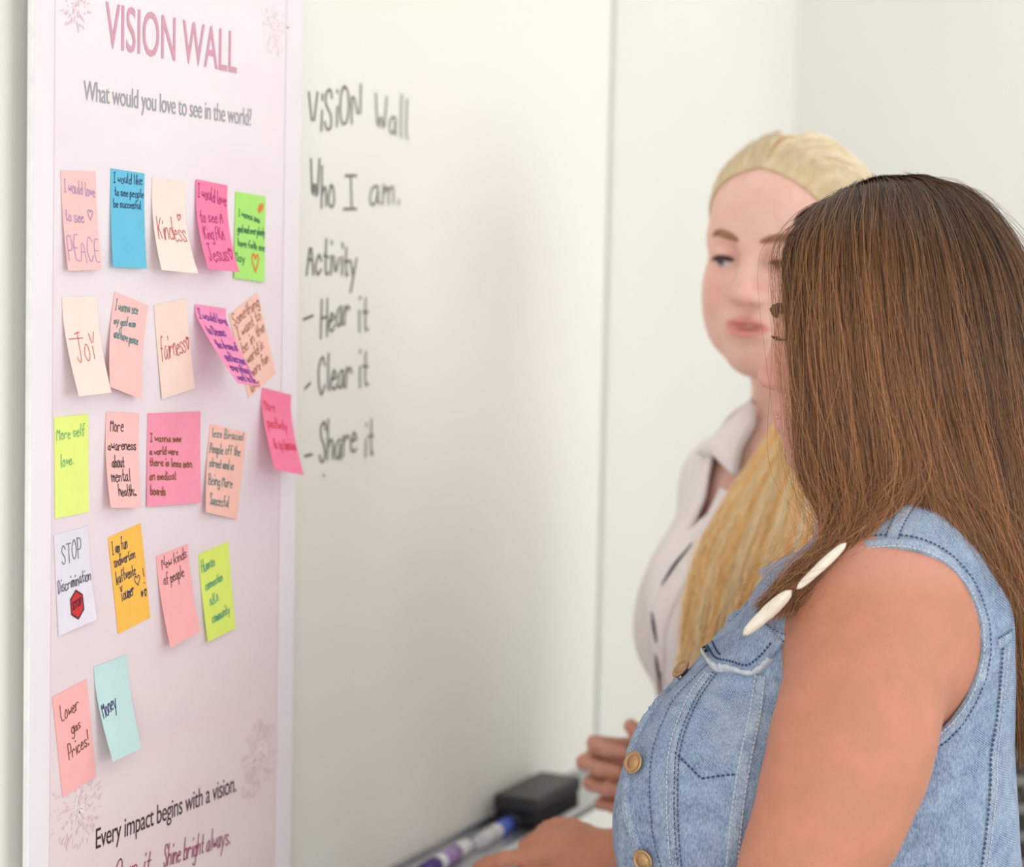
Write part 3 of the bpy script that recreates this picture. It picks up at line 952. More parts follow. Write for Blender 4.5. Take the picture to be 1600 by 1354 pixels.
# ---- arms, neck, head on the body
sk = (194, 132, 104)
shN = L1(1380, 985, 1.425)
g1.ell(shN, (.066, .056, .072), .03)
g1.chain([L1(1352, 1060, 1.400), L1(1340, 1125, 1.385), L1(1321, 1200, 1.375), L1(1293, 1282, 1.368), L1(1256, 1354, 1.364), L1(1190, 1500, 1.37)], [.056, .0540, .0525, .0480, .0405, .0370], .02)
g1.cone(L1(1455, 1000, 1.47), L1(1455, 1110, 1.49), .044, .042, .012)            # back of the armpit
elb, wri = L1(1190, 1500, 1.37), L1(985, 1560, 1.47)
g1.chain([elb, L1(1110, 1535, 1.42), wri], [.037, .037, .026], .02)
hand(g1, wri, L1(900, 1570, 1.52) - wri, (0, 0, 1), (0, -1, 0), .96, [(.5, .7, .4)] * 4, [(.02, .030, .012), (.045, .052, .018), (.068, .060, .026), (.088, .058, .034)])
g1.ell(L1(1380, 985, 1.672), (.064, .054, .070), .03)
elF, wrF = L1(1250, 1420, 1.76), L1(960, 1345, 1.79)
g1.chain([L1(1350, 1060, 1.70), L1(1310, 1220, 1.735), elF], [.058, .054, .044], .03)
g1.chain([elF, L1(1120, 1385, 1.775), wrF], [.044, .040, .029], .02)
hand(g1, wrF, L1(770, 1385, 1.80) - wrF, (.05, .35, .9), (-.1, -.8, -.35), .90,
     [(.25, .45, .3), (.35, .5, .3), (.45, .5, .35), (.5, .5, .35)], [(.02, .028, .010), (.045, .046, .020), (.072, .052, .026), (.098, .050, .030)], wr=.029)
by, bpit = math.radians(9), math.radians(3)
hf = np.array([math.cos(by) * math.cos(bpit), -math.sin(by) * math.cos(bpit), -math.sin(bpit)])
HO1 = np.array([.003, 0, 0])
hl = np.array([math.sin(by), math.cos(by), 0]); HR1 = np.array([hf, hl, np.cross(hf, hl)])
g1.chain([(-.030, 0, -.05), (-.040, 0, -.12), L1(1478, 850, 1.55)], [.052, .050, .062], .03)
g1.cone((.035, 0, -.085), (-.01, 0, -.15), .025, .045, .03)
T1 = head_field(g1, HR1, HO1, .985, 0, .3, .945)
Pb, Fb = g1.mesh()
Pb = relax(Pb, Fb, 1, .4)
body1 = mesh_obj('body', B1.out(Pb), Fb, M_SKIN1, brun, True)
tint = head_tints(Pb, HR1, HO1, .985, sk, (200, 122, 114), (220, 140, 122))
hm = np.clip((Pb[:, 2] + .19) / .06, 0, 1)[:, None]
tint += (np.array(lin((226, 172, 158))) - np.array(lin(sk))) * hm * .8
color_attr(body1, np.clip(tint, 0, 1))

# ---- vest
X, Y, Z_ = g1.ax[0][:, None, None], g1.ax[1][None, :, None], g1.ax[2][None, None, :]
fold = .0022 * np.sin(34 * Z_ + 22 * X + 2 * np.sin(30 * Y)) * np.sin(21 * X - 13 * Z_ + 1) + .0012 * np.sin(95 * X + 20 * Z_) * np.sin(40 * Z_ + 30 * Y)
out_f = vest_f.f - .0095 - fold.astype(np.float32)
vest_f.f = out_f
ca = L1(1390, 1010, 1.41)
def hole(Y, c, side):
    e = np.sqrt(((X - c[0]) / .0650) ** 2 + ((Z_ - c[2]) / .0740) ** 2)
    return np.maximum((e - 1) * .072, .055 - side * Y)
shell = np.maximum(out_f, -(out_f + .0060))
shell = smax(shell, -hole(Y, ca, 1), .002)
shell = smax(shell, -hole(Y, L1(1379, 1000, 1.69), -1), .002)
nk = L1(1455, 800, 1.55)
neck_cut = np.sqrt(((X - nk[0] - .012) / .070) ** 2 + (Y / .066) ** 2 + ((Z_ - nk[2] - .015) / .075) ** 2)
shell = smax(shell, -((neck_cut - 1) * .066), .002)
vb = L1(1135, 1012, 1.53)                                                    # foot of the V opening
wV = np.clip((Z_ - vb[2]) * 1.05, -.05, .085)
vcut = np.maximum(np.abs(Y + .004) - wV, .03 - X)
shell = smax(shell, -vcut, .002)
shell = np.maximum(shell, -.60 - Z_)
Pv, Fv = g1.mesh(shell.astype(np.float32))
Pv = relax(Pv, Fv, 1, .4)
vest = mesh_obj('vest', B1.out(Pv), Fv, M_DENIM, brun, True)
tag(vest, 'sleeveless washed blue denim vest')
vest_draw = out_f

def hits(px, field, fr, grid, z0=1.25, z1=1.75, step=.0008):
    """where the line of sight through each pixel first meets a surface of the scene, with the normal there"""
    px = np.array(px, float)
    D = DV + ((px[:, :1] - 800) / FPX) * RV - ((px[:, 1:] - 677) / FPX) * UV
    o, d = fr.to(CAM), D @ fr.B.T
    z = np.full(len(px), z0); done = np.zeros(len(px), bool)
    pv = None
    for t in np.arange(z0, z1, step):
        s = grid.sample(o + d * t, field)
        new = (s < 0) & ~done
        if pv is not None:
            z[new] = t - step * np.clip(-s[new] / np.maximum(pv[new] - s[new], 1e-9), 0, 1)
        done |= new
        pv = s
    z[~done] = np.median(z[done]) if done.any() else (z0 + z1) / 2
    P = o + d * z[:, None]
    return P, grid.grad(P, field)
def dense(px, step=5):
    px = np.array(px, float)
    n = max(2, int(np.abs(np.diff(px, axis=0)).sum() / step))
    return catmull(px, n) if len(px) > 2 else px[0] + (px[1] - px[0]) * np.linspace(0, 1, n)[:, None]
class Cloth:
    def __init__(s, field, fr, grid, parent, **kw):
        s.field, s.fr, s.grid, s.parent, s.kw = field, fr, grid, parent, kw
    def hit(s, px):
        return hits(px, s.field, s.fr, s.grid, **s.kw)
    def strip(s, name, px, wd, h, mat, label=None, shift=0.0, pucker=0.0, step=5):
        """a raised flat band sewn along a line on the cloth"""
        P, N = s.hit(dense(px, step))
        for _ in range(2):
            P[1:-1] = (P[:-2] + 2 * P[1:-1] + P[2:]) / 4
        T = np.gradient(P, axis=0); T /= np.linalg.norm(T, axis=1)[:, None] + 1e-9
        W = np.cross(N, T); W /= np.linalg.norm(W, axis=1)[:, None] + 1e-9
        P = P + W * shift
        r = np.random.default_rng(len(px) * 7 + int(wd * 1e5))
        n = len(P)
        hh = h * (1 + pucker * np.sin(np.arange(n) * 1.9 + r.random() * 6) + pucker * .6 * r.standard_normal(n))
        ww = wd * (1 + .12 * pucker * r.standard_normal(n))
        V_, F = [], []
        for a in range(n):
            c, w_, nn = P[a], W[a] * ww[a] / 2, N[a]
            V_ += [c - w_ - nn * .0012, c - w_ * .92 + nn * hh[a] * .8, c - w_ * .4 + nn * hh[a], c + w_ * .4 + nn * hh[a], c + w_ * .92 + nn * hh[a] * .8, c + w_ - nn * .0012]
        for a in range(n - 1):
            for b in range(5):
                F.append((a * 6 + b, a * 6 + b + 1, a * 6 + b + 7, a * 6 + b + 6))
        F += [tuple(range(6))[::-1], tuple((n - 1) * 6 + b for b in range(6))]
        o = mesh_obj(name, s.fr.out(np.array(V_)), F, mat, s.parent, True)
        return tag(o, label)
    def stitch(s, px, mat, shift=0.0, ln=.0026, gap=.0011, r=.00045, lift=.0006, name='stitching'):
        """a row of thread stitches along a line on the cloth"""
        P, N = s.hit(dense(px, 4))
        for _ in range(2):
            P[1:-1] = (P[:-2] + 2 * P[1:-1] + P[2:]) / 4
        T = np.gradient(P, axis=0); T /= np.linalg.norm(T, axis=1)[:, None] + 1e-9
        W = np.cross(N, T); W /= np.linalg.norm(W, axis=1)[:, None] + 1e-9
        P = P + W * shift + N * lift
        S_ = np.r_[0, np.cumsum(np.linalg.norm(np.diff(P, axis=0), axis=1))]
        at = lambda A, q: np.array([np.interp(q, S_, A[:, i]) for i in range(3)])
        V_, F, q = [], [], 0.0
        while q + ln < S_[-1]:
            a, m, b = at(P, q), at(P, q + ln / 2), at(P, q + ln)
            nn, ww = at(N, q), at(W, q)
            i = len(V_)
            V_ += [a - ww * r, a + ww * r, m + ww * r + nn * r * 1.4, m - ww * r + nn * r * 1.4, b + ww * r, b - ww * r]
            F += [(i, i + 1, i + 2, i + 3), (i + 3, i + 2, i + 4, i + 5)]
            q += ln + gap
        o = mesh_obj(name, s.fr.out(np.array(V_)), F, mat, s.parent)
        return tag(o, kind='stuff')
    def patch(s, name, poly, h, mat, label=None, lift=.001, res=7, bulge=0.0):
        """a piece of cloth with a given outline lying on the surface, with thickness"""
        poly = np.array(poly, float)
        c = poly.mean(0)
        m = len(poly)
        # rings from the outline inwards
        rings = [c + (poly - c) * q for q in (1, .985, .9, .7, .45, .2)]
        hts = [0, .8, 1, 1 + bulge, 1 + 1.5 * bulge, 1 + 1.8 * bulge]
        allp = np.concatenate(rings + [c[None]])
        P, N = s.hit(allp)
        V_ = []
        for k in range(6):
            for i in range(m):
                j = k * m + i
                V_.append(P[j] + N[j] * (lift + h * hts[k] if k else -.0005))
        V_.append(P[-1] + N[-1] * (lift + h * (1 + 2 * bulge)))
        F = []
        for k in range(5):
            for i in range(m):
                F.append((k * m + i, k * m + (i + 1) % m, (k + 1) * m + (i + 1) % m, (k + 1) * m + i))
        for i in range(m):
            F.append((5 * m + i, 5 * m + (i + 1) % m, 6 * m))
        o = mesh_obj(name, s.fr.out(np.array(V_)), F, mat, s.parent, True)
        return tag(o, label)
VC = Cloth(out_f, B1, g1, vest)
placket = [(1062, 1062), (1040, 1086), (1008, 1130), (990, 1172), (983, 1225), (984, 1265), (995, 1305), (1007, 1338), (1026, 1385)]
inner = [(1106, 1038), (1056, 1090), (1033, 1136), (1021, 1172), (1016, 1221), (1018, 1276), (1024, 1319), (1036, 1360), (1050, 1400)]
VC.strip('placket_edge', placket, .0085, .0036, M_DSEAM, shift=-.003, pucker=.10)
VC.stitch(placket, M_THREAD2, -.008)
VC.stitch(inner, M_THREAD)
VC.strip('far_placket', [(986, 1188), (977, 1235), (973, 1280), (973, 1330), (977, 1390)], .009, .0022, M_DSEAM, pucker=.25)
princess = [(1110, 1052), (1084, 1088), (1063, 1136), (1053, 1175), (1050, 1215), (1050, 1276), (1056, 1354), (1062, 1400)]
VC.strip('front_seam', princess, .0085, .0014, M_DSEAM, pucker=.35)
VC.stitch(princess, M_THREAD2, -.0032, lift=.0018); VC.stitch(princess, M_THREAD, .0032, lift=.0018); VC.stitch(princess, M_THREAD, .0056)
side_seam = [(1190, 1055), (1180, 1115), (1165, 1185), (1154, 1250), (1146, 1320), (1138, 1400)]
VC.strip('side_seam', side_seam, .0105, .0014, M_DSEAM, pucker=.35)
VC.stitch(side_seam, M_THREAD2, -.004, lift=.0018); VC.stitch(side_seam, M_THREAD2, .004, lift=.0018)
VC.stitch([(1046, 1166), (1096, 1216)], M_THREAD, r=.0007); VC.stitch([(1096, 1216), (1135, 1211), (1178, 1208)], M_THREAD, r=.0007)
yoke = [(1182, 966), (1210, 988), (1238, 1000)]
VC.strip('yoke_seam', yoke, .0085, .0018, M_DSEAM, pucker=.3)
VC.stitch(yoke, M_THREAD, .0026, lift=.0022); VC.stitch(yoke, M_THREAD, -.0026, lift=.0022)
flap = dense([(1100, 1015), (1108, 1033), (1119, 1048), (1134, 1045), (1150, 1048), (1178, 1054), (1202, 1034), (1216, 1017), (1226, 1002), (1210, 984), (1190, 970), (1165, 980), (1130, 998), (1100, 1015)], 6)[:-1]
VC.patch('pocket_flap', flap, .0026, M_DENIM, 'pocket flap with a pale frayed edge', .0012, bulge=.35)
edge = [(1101, 1016), (1109, 1034), (1120, 1047), (1134, 1045), (1150, 1047), (1177, 1052), (1198, 1036), (1206, 1027)]
VC.strip('flap_edge', edge, .0040, .0050, M_DEDGE, pucker=.3)
edge2 = [(1112, 1014), (1119, 1028), (1127, 1036), (1150, 1036), (1174, 1040), (1192, 1026), (1206, 1010), (1215, 998)]
VC.stitch(edge2, M_THREAD, 0, r=.0008, lift=.0050)
VC.stitch([(1120, 1008), (1127, 1023), (1133, 1029)], M_THREAD, 0, r=.0008, lift=.0050)
VC.strip('shoulder_seam', [(1420, 785), (1403, 815), (1391, 848)], .0090, .0014, M_DSEAM, pucker=.3)
VC.stitch([(1412, 785), (1394, 815), (1382, 848)], M_THREAD, lift=.0012); VC.stitch([(1430, 790), (1413, 818), (1401, 848)], M_THREAD, lift=.0012)
bs = [(1570, 1010), (1566, 1060), (1560, 1120), (1552, 1180), (1551, 1225), (1545, 1290), (1537, 1354), (1530, 1400)]
VC.strip('back_seam', bs, .0080, .0014, M_DSEAM, pucker=.3)
VC.stitch(bs, M_THREAD, -.0042, r=.0009); VC.stitch(bs, M_THREAD2, .0028, lift=.0018)
VC.strip('back_yoke_seam', [(1558, 1006), (1568, 1000), (1581, 990)], .0080, .0016, M_DSEAM, pucker=.3)
VC.stitch([(1557, 997), (1568, 991), (1580, 983)], M_THREAD, lift=.0014)
# armhole binding
ths = np.radians(np.arange(-178, 184, 4))
def ring(k):
    Q = np.array([[ca[0] +   .0650 * k * math.cos(t), 0, ca[2] + .0740 * k * math.sin(t)] for t in ths])
    # from outside straight inwards along the left axis to the cloth
    y = np.full(len(Q), .23); done = np.zeros(len(Q), bool)
    pv = None
    for t in np.arange(.23, .0, -.0008):
        Q[:, 1] = t
        sv = g1.sample(Q, out_f)
        new = (sv < 0) & ~done
        if pv is not None:
            y[new] = t + .0008 * np.clip(-sv[new] / np.maximum(pv[new] - sv[new], 1e-9), 0, 1)
        done |= new; pv = sv
    Q[:, 1] = y
    keep = done
    Q = Q[keep]
    return Q, g1.grad(Q, out_f)
class RingCloth(Cloth):
    def hit(s, px):
        return ring(s.k)
RC = RingCloth(out_f, B1, g1, vest)
RC.k = 1.06
RC.strip('armhole_binding', [(0, 0), (1, 1)], .0085, .0022, M_DSEAM, pucker=.25)
RC.k = 1.13
RC.stitch([(0, 0), (1, 1)], M_THREAD, r=.0007)
RC.k = 1.02
RC.stitch([(0, 0), (1, 1)], M_THREAD2, lift=.0026)
ths = np.radians(np.arange(124, 176, 4))
RC.k = .975
RC.strip('armhole_lining', [(0, 0), (1, 1)], .0045, .0008, material('pale_lining', (222, 218, 226), .8), 'pale lining showing inside the armhole')
# buttons on shanks
for px, tilt in (((1071, 1051), .55), ((997, 1193), .35), ((1011, 1341), .25)):
    P, N = VC.hit([px])
    p, nn = B1.out(P[0]), N[0] @ B1.B
    ax = nn + .35 * (-D0) ; ax /= np.linalg.norm(ax)
    b = MB().lathe(p, ax, [(.0042, -.002), (.0040, .003), (.0036, .0045)], 16).build('button_shank', material('shank', (84, 96, 116), .5), vest, True)
    cap_ = MB().lathe(p + ax * .0045, ax, [(.0060, 0), (.0085, .0004), (.0088, .0014), (.0084, .0022), (.0072, .0024), (.0068, .0019), (.0048, .0020), (.0044, .0026), (.0012, .0027)], 28)
    cap_.build('button', M_BRASS, vest, True)
# ---- necklace of long white beads
neck = None
def bead(p, q, Za, Zb, r, name='necklace_bead'):
    a, b = V(*p, Za), V(*q, Zb)
    a, b = B1.to(a), B1.to(b)
    ax = b - a; L = np.linalg.norm(ax); ax /= L
    pr = [(r * (1 - abs(2 * t - 1) ** 2.6) ** .5 * (.9 if t < .5 else 1) + .0004, t * L) for t in np.linspace(0, 1, 17)]
    m = MB().lathe(a, ax, pr, 18)
    m.v = list(B1.out(np.array(m.v)))
    o = m.build(name, painted('bone_bead', (240, 234, 222), (228, 218, 202), .35, 90), brun, True)
    return tag(o, 'long tapered white bead of her necklace')
bead((1161, 992), (1237, 922), 1.412, 1.396, .0049)
bead((1245, 920), (1322, 848), 1.394, 1.382, .0033)
# ---- far side of the opening: badge, rolled flap
def slab(pts, Z, th, name, mat, parent, label=None):
    A = [V(x, y, Z) for x, y in pts]; Bk = [a + D0 * th for a in A]
    n = len(A)
    o = bevel(mesh_obj(name, A + Bk, [tuple(range(n))[::-1], tuple(range(n, 2 * n))] + [(i, (i + 1) % n, n + (i + 1) % n, n + i) for i in range(n)], mat, parent), .0006)
    return tag(o, label)
slab([(1194, 903), (1207, 904), (1252, 886), (1262, 872), (1250, 873)], 1.575, .045, 'name_badge', painted('badge_card', (150, 166, 196), (136, 152, 184), .5, 30), brun, 'thin blue grey name badge seen edge on')
rl = [B1.to(V(x, y, 1.56)) for x, y in [(1138, 974), (1150, 962), (1166, 953), (1184, 944)]]
MB().tube(B1.out(catmull(rl, 14)), [.0034 + .0010 * math.sin(i * .5) for i in range(14)], 12).build('far_flap', M_DENIM, vest, True)
rl = [V(x, y, 1.565) for x, y in [(1112, 1012), (1140, 992), (1165, 968), (1195, 930), (1212, 906), (1228, 890)]]
MB().tube(catmull(rl, 20), [.0032] * 20, 10).build('front_edge', M_DSEAM, vest, True)
# ---- brow and lashes
def arc_hair(T, pts, r, name, mat, parent, fr):
    P = catmull([T(*p) for p in pts], 14)
    return MB().tube(fr.out(P), [r * (.4 + 1.0 * math.sin(math.pi * min(.98, .12 + i / 16))) for i in range(14)], 8).build(name, mat, parent, True)
M_BROW1 = material('dark_brown_brow', (52, 34, 28), .8)
for q in (-1, 1):
    arc_hair(T1, [(.0915, .012 * q, .017), (.0925, .026 * q, .0220), (.0845, .040 * q, .0220), (.066, .050 * q, .016)], .0032, 'eyebrow', M_BROW1, brun, B1)
    lash = MB()
    for k in range(9):
        l_ = (.017 + .0032 * k) * q
        f_ = .0855 - 26 * (abs(l_) - .030) ** 2
        cc_ = catmull([T1(f_, l_, -.002), T1(f_ + .006, l_ * 1.03, -.0030), T1(f_ + .011, l_ * 1.06, .0005)], 6)
        lash.tube(B1.out(cc_), [.0007, .0007, .0006, .0005, .0004, .0002], 5)
    tag(lash.build('eyelashes', M_BROW1, brun, True), kind='stuff')

# ---------------------------------------------------------------- hair
def fair_hair_material(name, root, tip, hi, rough=.4, a=.10, b=.55):
    m = material(name, tip, rough, spec=.5)
    g = NT(m)
    at = g.n('ShaderNodeAttribute', attribute_name='tone')
    hi_ = g.n('ShaderNodeHairInfo')
    f = g.n('ShaderNodeMath', operation='MULTIPLY')
    g.l(at.outputs['Fac'], f.inputs[0])
    g.l(g.ramp(hi_.outputs['Intercept'], [(a * .6, .35), (b * .9, 1.0)]), f.inputs[1])
    g.color(g.mix(g.ramp(hi_.outputs['Intercept'], [(a, root), (b, tip)]), hi, f.outputs[0], 'MIX'))
    return m
def hair_material(name, root, tip, hi, rough=.28):
    """strands: darker at the root, lighter down the length, each strand its own tone"""
    m = material(name, tip, rough, spec=.5)
    nt = m.node_tree
    h = nt.nodes.new('ShaderNodeBsdfHairPrincipled')
    h.parametrization = 'COLOR'
    h.inputs['Roughness'].default_value = rough
    h.inputs['Radial Roughness'].default_value = .45
    h.inputs['Random Roughness'].default_value = .2
    g = NT(m)
    at = g.n('ShaderNodeAttribute', attribute_name='tone')
    hi_ = g.n('ShaderNodeHairInfo')
    along = g.ramp(hi_.outputs['Intercept'], [(.16, root), (.44, tip)])
    c = g.mix(along, hi, at.outputs['Fac'], 'MIX')
    nt.links.new(c, h.inputs['Color'])
    out = [n for n in nt.nodes if n.type == 'OUTPUT_MATERIAL'][0]
    nt.links.new(h.outputs[0], out.inputs['Surface'])
    return m
def strand_object(name, P, tone, radius, mat, parent):
    """P: strands x points x 3, world"""
    n, k, _ = P.shape
    cu = bpy.data.hair_curves.new(name)
    cu.add_curves([k] * n)
    cu.attributes['position'].data.foreach_set('vector', P.astype(np.float32).ravel())
    rad = np.broadcast_to(np.asarray(radius, np.float32), (n, k)) if np.ndim(radius) < 2 else radius
    cu.points.foreach_set('radius', np.ascontiguousarray(rad, np.float32).ravel())
    a = cu.attributes.new('tone', 'FLOAT', 'CURVE')
    a.data.foreach_set('value', np.asarray(tone, np.float32))
    cu.materials.append(mat)
    o = bpy.data.objects.new(name, cu)
    return tag(link(o, parent), kind='stuff')
def spline_batch(C, n):
    """Catmull-Rom for many strands at once: C strands x controls x 3"""
    Q = np.concatenate([2 * C[:, :1] - C[:, 1:2], C, 2 * C[:, -1:] - C[:, -2:-1]], 1)
    m = C.shape[1]
    t = np.linspace(0, m - 1 - 1e-6, n); i = t.astype(int); u = (t - i)[None, :, None]
    a, b, c, d = Q[:, i], Q[:, i + 1], Q[:, i + 2], Q[:, i + 3]
    return .5 * (2 * b + (c - a) * u + (2 * a - 5 * b + 4 * c - d) * u ** 2 + (3 * b - a - 3 * c + d) * u ** 3)
def table(keys, s):
    """interpolate rows of control points over the keys"""
    ks = np.array([k for k, _ in keys]); A = np.array([a for _, a in keys], float)
    out = np.empty((len(s),) + A.shape[1:])
    for idx in np.ndindex(*A.shape[1:]):
        out[(slice(None),) + idx] = np.interp(s, ks, A[(slice(None),) + idx])
    return out
# guide rows for the near side, front (0) to back (1): root on the parting, then down the side of the head
def Lp(*a):
    return L1(*a)
rows = [
 (0.00, [Lp(1312, 303, 1.553), Lp(1258, 340, 1.515), Lp(1226, 402, 1.485), Lp(1237, 560, 1.468), Lp(1252, 735, 1.462), Lp(1290, 832, 1.430), Lp(1232, 905, 1.422), Lp(1180, 952, 1.428)]),
 (0.10, [Lp(1320, 297, 1.553), Lp(1275, 335, 1.505), Lp(1245, 405, 1.468), Lp(1248, 570, 1.450), Lp(1268, 738, 1.448), Lp(1305, 832, 1.425), Lp(1246, 900, 1.418), Lp(1192, 960, 1.424)]),
 (0.24, [Lp(1335, 289, 1.553), Lp(1310, 322, 1.495), Lp(1294, 405, 1.447), Lp(1302, 572, 1.432), Lp(1330, 735, 1.430), Lp(1332, 832, 1.412), Lp(1266, 894, 1.412), Lp(1216, 962, 1.414)]),
 (0.40, [Lp(1352, 282, 1.553), Lp(1352, 312, 1.490), Lp(1350, 405, 1.437), Lp(1366, 575, 1.425), Lp(1392, 735, 1.425), Lp(1364, 822, 1.406), Lp(1294, 878, 1.406), Lp(1240, 945, 1.408)]),
 (0.47, [Lp(1362, 279, 1.553), Lp(1376, 308, 1.488), Lp(1384, 408, 1.435), Lp(1402, 575, 1.424), Lp(1432, 720, 1.425), Lp(1394, 798, 1.415), Lp(1332, 846, 1.406), Lp(1266, 908, 1.406)]),
 (0.52, [Lp(1368, 278, 1.553), Lp(1390, 306, 1.488), Lp(1402, 410, 1.435), Lp(1420, 575, 1.424), Lp(1452, 735, 1.432), Lp(1508, 842, 1.425), Lp(1558, 965, 1.450), Lp(1588, 1110, 1.500)]),
 (0.62, [Lp(1385, 277, 1.553), Lp(1418, 306, 1.490), Lp(1440, 412, 1.438), Lp(1464, 580, 1.428), Lp(1500, 740, 1.442), Lp(1548, 855, 1.430), Lp(1588, 985, 1.460), Lp(1604, 1190, 1.510)]),
 (0.75, [Lp(1405, 277, 1.553), Lp(1456, 306, 1.500), Lp(1496, 420, 1.455), Lp(1530, 590, 1.447), Lp(1565, 745, 1.462), Lp(1590, 870, 1.455), Lp(1612, 1000, 1.490), Lp(1618, 1205, 1.530)]),
 (0.88, [Lp(1425, 276, 1.553), Lp(1512, 310, 1.518), Lp(1582, 428, 1.487), Lp(1616, 600, 1.487), Lp(1625, 755, 1.500), Lp(1640, 880, 1.510), Lp(1642, 1000, 1.535), Lp(1640, 1210, 1.560)]),
 (1.00, [Lp(1440, 277, 1.553), Lp(1536, 318, 1.555), Lp(1614, 436, 1.552), Lp(1652, 610, 1.550), Lp(1655, 765, 1.545), Lp(1664, 890, 1.545), Lp(1660, 1010, 1.550), Lp(1655, 1215, 1.565)])]
def guides1(s, side):
    C = table(rows, s)
    far = side < 0
    C[far, :, 1] *= -1
    C[far, 2:, 0] -= (.058 * (1 - s[far]) ** 1.5)[:, None]
    C[far, 5:, 0] -= np.where(s[far] < .49, .075, 0)[:, None]
    C[far, 2:, 1] += .010
    # the lower ends must not cross to the wrong side: the far side hangs straight on its own side
    return C
hc = np.array([-.012, 0, .03])
def thicken(C, q):
    """move strands inwards (q metres) towards the head's axis; ends less"""
    ax = C - hc; ax[:, :, 2] *= .35
    nn = ax / (np.linalg.norm(ax, axis=2)[:, :, None] + 1e-6)
    wt = np.array([.2, .7, 1, 1, .9, .6, .4, .3])[None, :, None]
    return C - nn * q[:, None, None] * wt
M_HAIR1 = fair_hair_material('brown_hair', (28, 20, 15), (78, 49, 32), (218, 152, 98), .36, .20, .60)
M_HAIRB1 = painted('brown_hair_mass', (44, 28, 20), (32, 20, 15), .6, 30)
# the mass of hair under the strands
def sheet_mesh(C, n, th):
    P = spline_batch(C, n)
    return P
ss = np.linspace(0, 1, 36)
V_, F_ = [], []
for side in (1, -1):
    for lo, hi in ((.0, .475), (.515, 1.0)):
        s_ = np.linspace(lo, hi, 22)
        C = guides1(s_, np.full(len(s_), side))
        kk = 7 if lo > .3 else 6
        A = spline_batch(thicken(C, np.full(len(s_), .0035))[:, :kk], 40); Bk = spline_batch(thicken(C, np.full(len(s_), .016))[:, :kk], 40)
        b = len(V_)
        m = len(s_)
        V_ += list(A.reshape(-1, 3)) + list(Bk.reshape(-1, 3))
        N = m * 40
        for i in range(m - 1):
            for j in range(39):
                q = (b + i * 40 + j, b + i * 40 + j + 1, b + (i + 1) * 40 + j + 1, b + (i + 1) * 40 + j)
                F_ += [q, tuple(x + N for x in q[::-1])]
        for i in (0, m - 1):
            for j in range(39):
                F_.append((b + i * 40 + j, b + i * 40 + j + 1, b + N + i * 40 + j + 1, b + N + i * 40 + j))
mesh_obj('hair', B1.out(np.array(V_)), F_, M_HAIRB1, brun, True)
def strands1(n, seed, side, lo=0, hi=1, jit=.0014, thick=.012, fly=0.0):
    r = np.random.default_rng(seed)
    s = lo + (hi - lo) * r.random(n)
    sd = np.full(n, side)
    C = guides1(s, sd)
    q = thick * r.random(n) ** 1.6 - .001
    C = thicken(C, q)
    # clumping: strands gather towards shared locks lower down
    lock = (np.floor(s * 130) + .5 * np.sin(np.floor(s * 130) * 12.9)) / 130
    CL = thicken(guides1(lock, sd), q * .8)
    wt = np.array([0, .1, .25, .45, .6, .65, .65, .6])[None, :, None]
    C = C * (1 - wt) + CL * wt
    C = C + r.standard_normal(C.shape) * jit * np.array([.3, .5, .8, 1.1, 1.5, 1.8, 2.2, 2.8])[None, :, None]
    if fly:
        C = C + r.standard_normal((n, 1, 3)) * fly * np.array([0, .5, 1, 1.2, 1.2, 1.2, 1.2, 1.2])[None, :, None]
    # uneven lengths
    m = 26
    P = spline_batch(C, 40)
    end = np.where(s < .48, 1 - .34 * r.random(n) ** 1.3, 1 - .16 * r.random(n) ** 2)
    t = np.linspace(0, 1, m)[None, :] * end[:, None] * 39
    i = np.clip(t.astype(int), 0, 38); u = (t - i)[..., None]
    P = np.take_along_axis(P, i[..., None].repeat(3, 2), 1) * (1 - u) + np.take_along_axis(P, (i + 1)[..., None].repeat(3, 2), 1) * u
    stripe = .5 + .5 * np.sin(s * 61 + 1.5 * np.sin(s * 23)) * np.sin(s * 171 + 1)
    lt = np.random.default_rng(77).random(400) ** 2.2
    tone = np.clip(-.05 + .20 * stripe ** 2 + .75 * lt[(s * 320).astype(int)] ** 1.6 + .75 * (r.random(n) ** 7) + .10 * r.standard_normal(n), 0, 1)
    return P, tone
Ps, Ts = [], []
for a in ((30000, 1, 1), (3500, 2, -1)):
    P, t = strands1(*a); Ps.append(P); Ts.append(t)
P, t = strands1(1100, 5, 1, jit=.0050, thick=.002, fly=.006); Ps.append(P); Ts.append(np.clip(t + .2, 0, 1))
P, t = np.concatenate(Ps), np.concatenate(Ts)
taper = np.linspace(1, .55, P.shape[1])[None, :] * np.full((len(P), 1), .000115)
strand_object('hair_strands', B1.out(P.reshape(-1, 3)).reshape(P.shape), t, taper.astype(np.float32), M_HAIR1, brun)

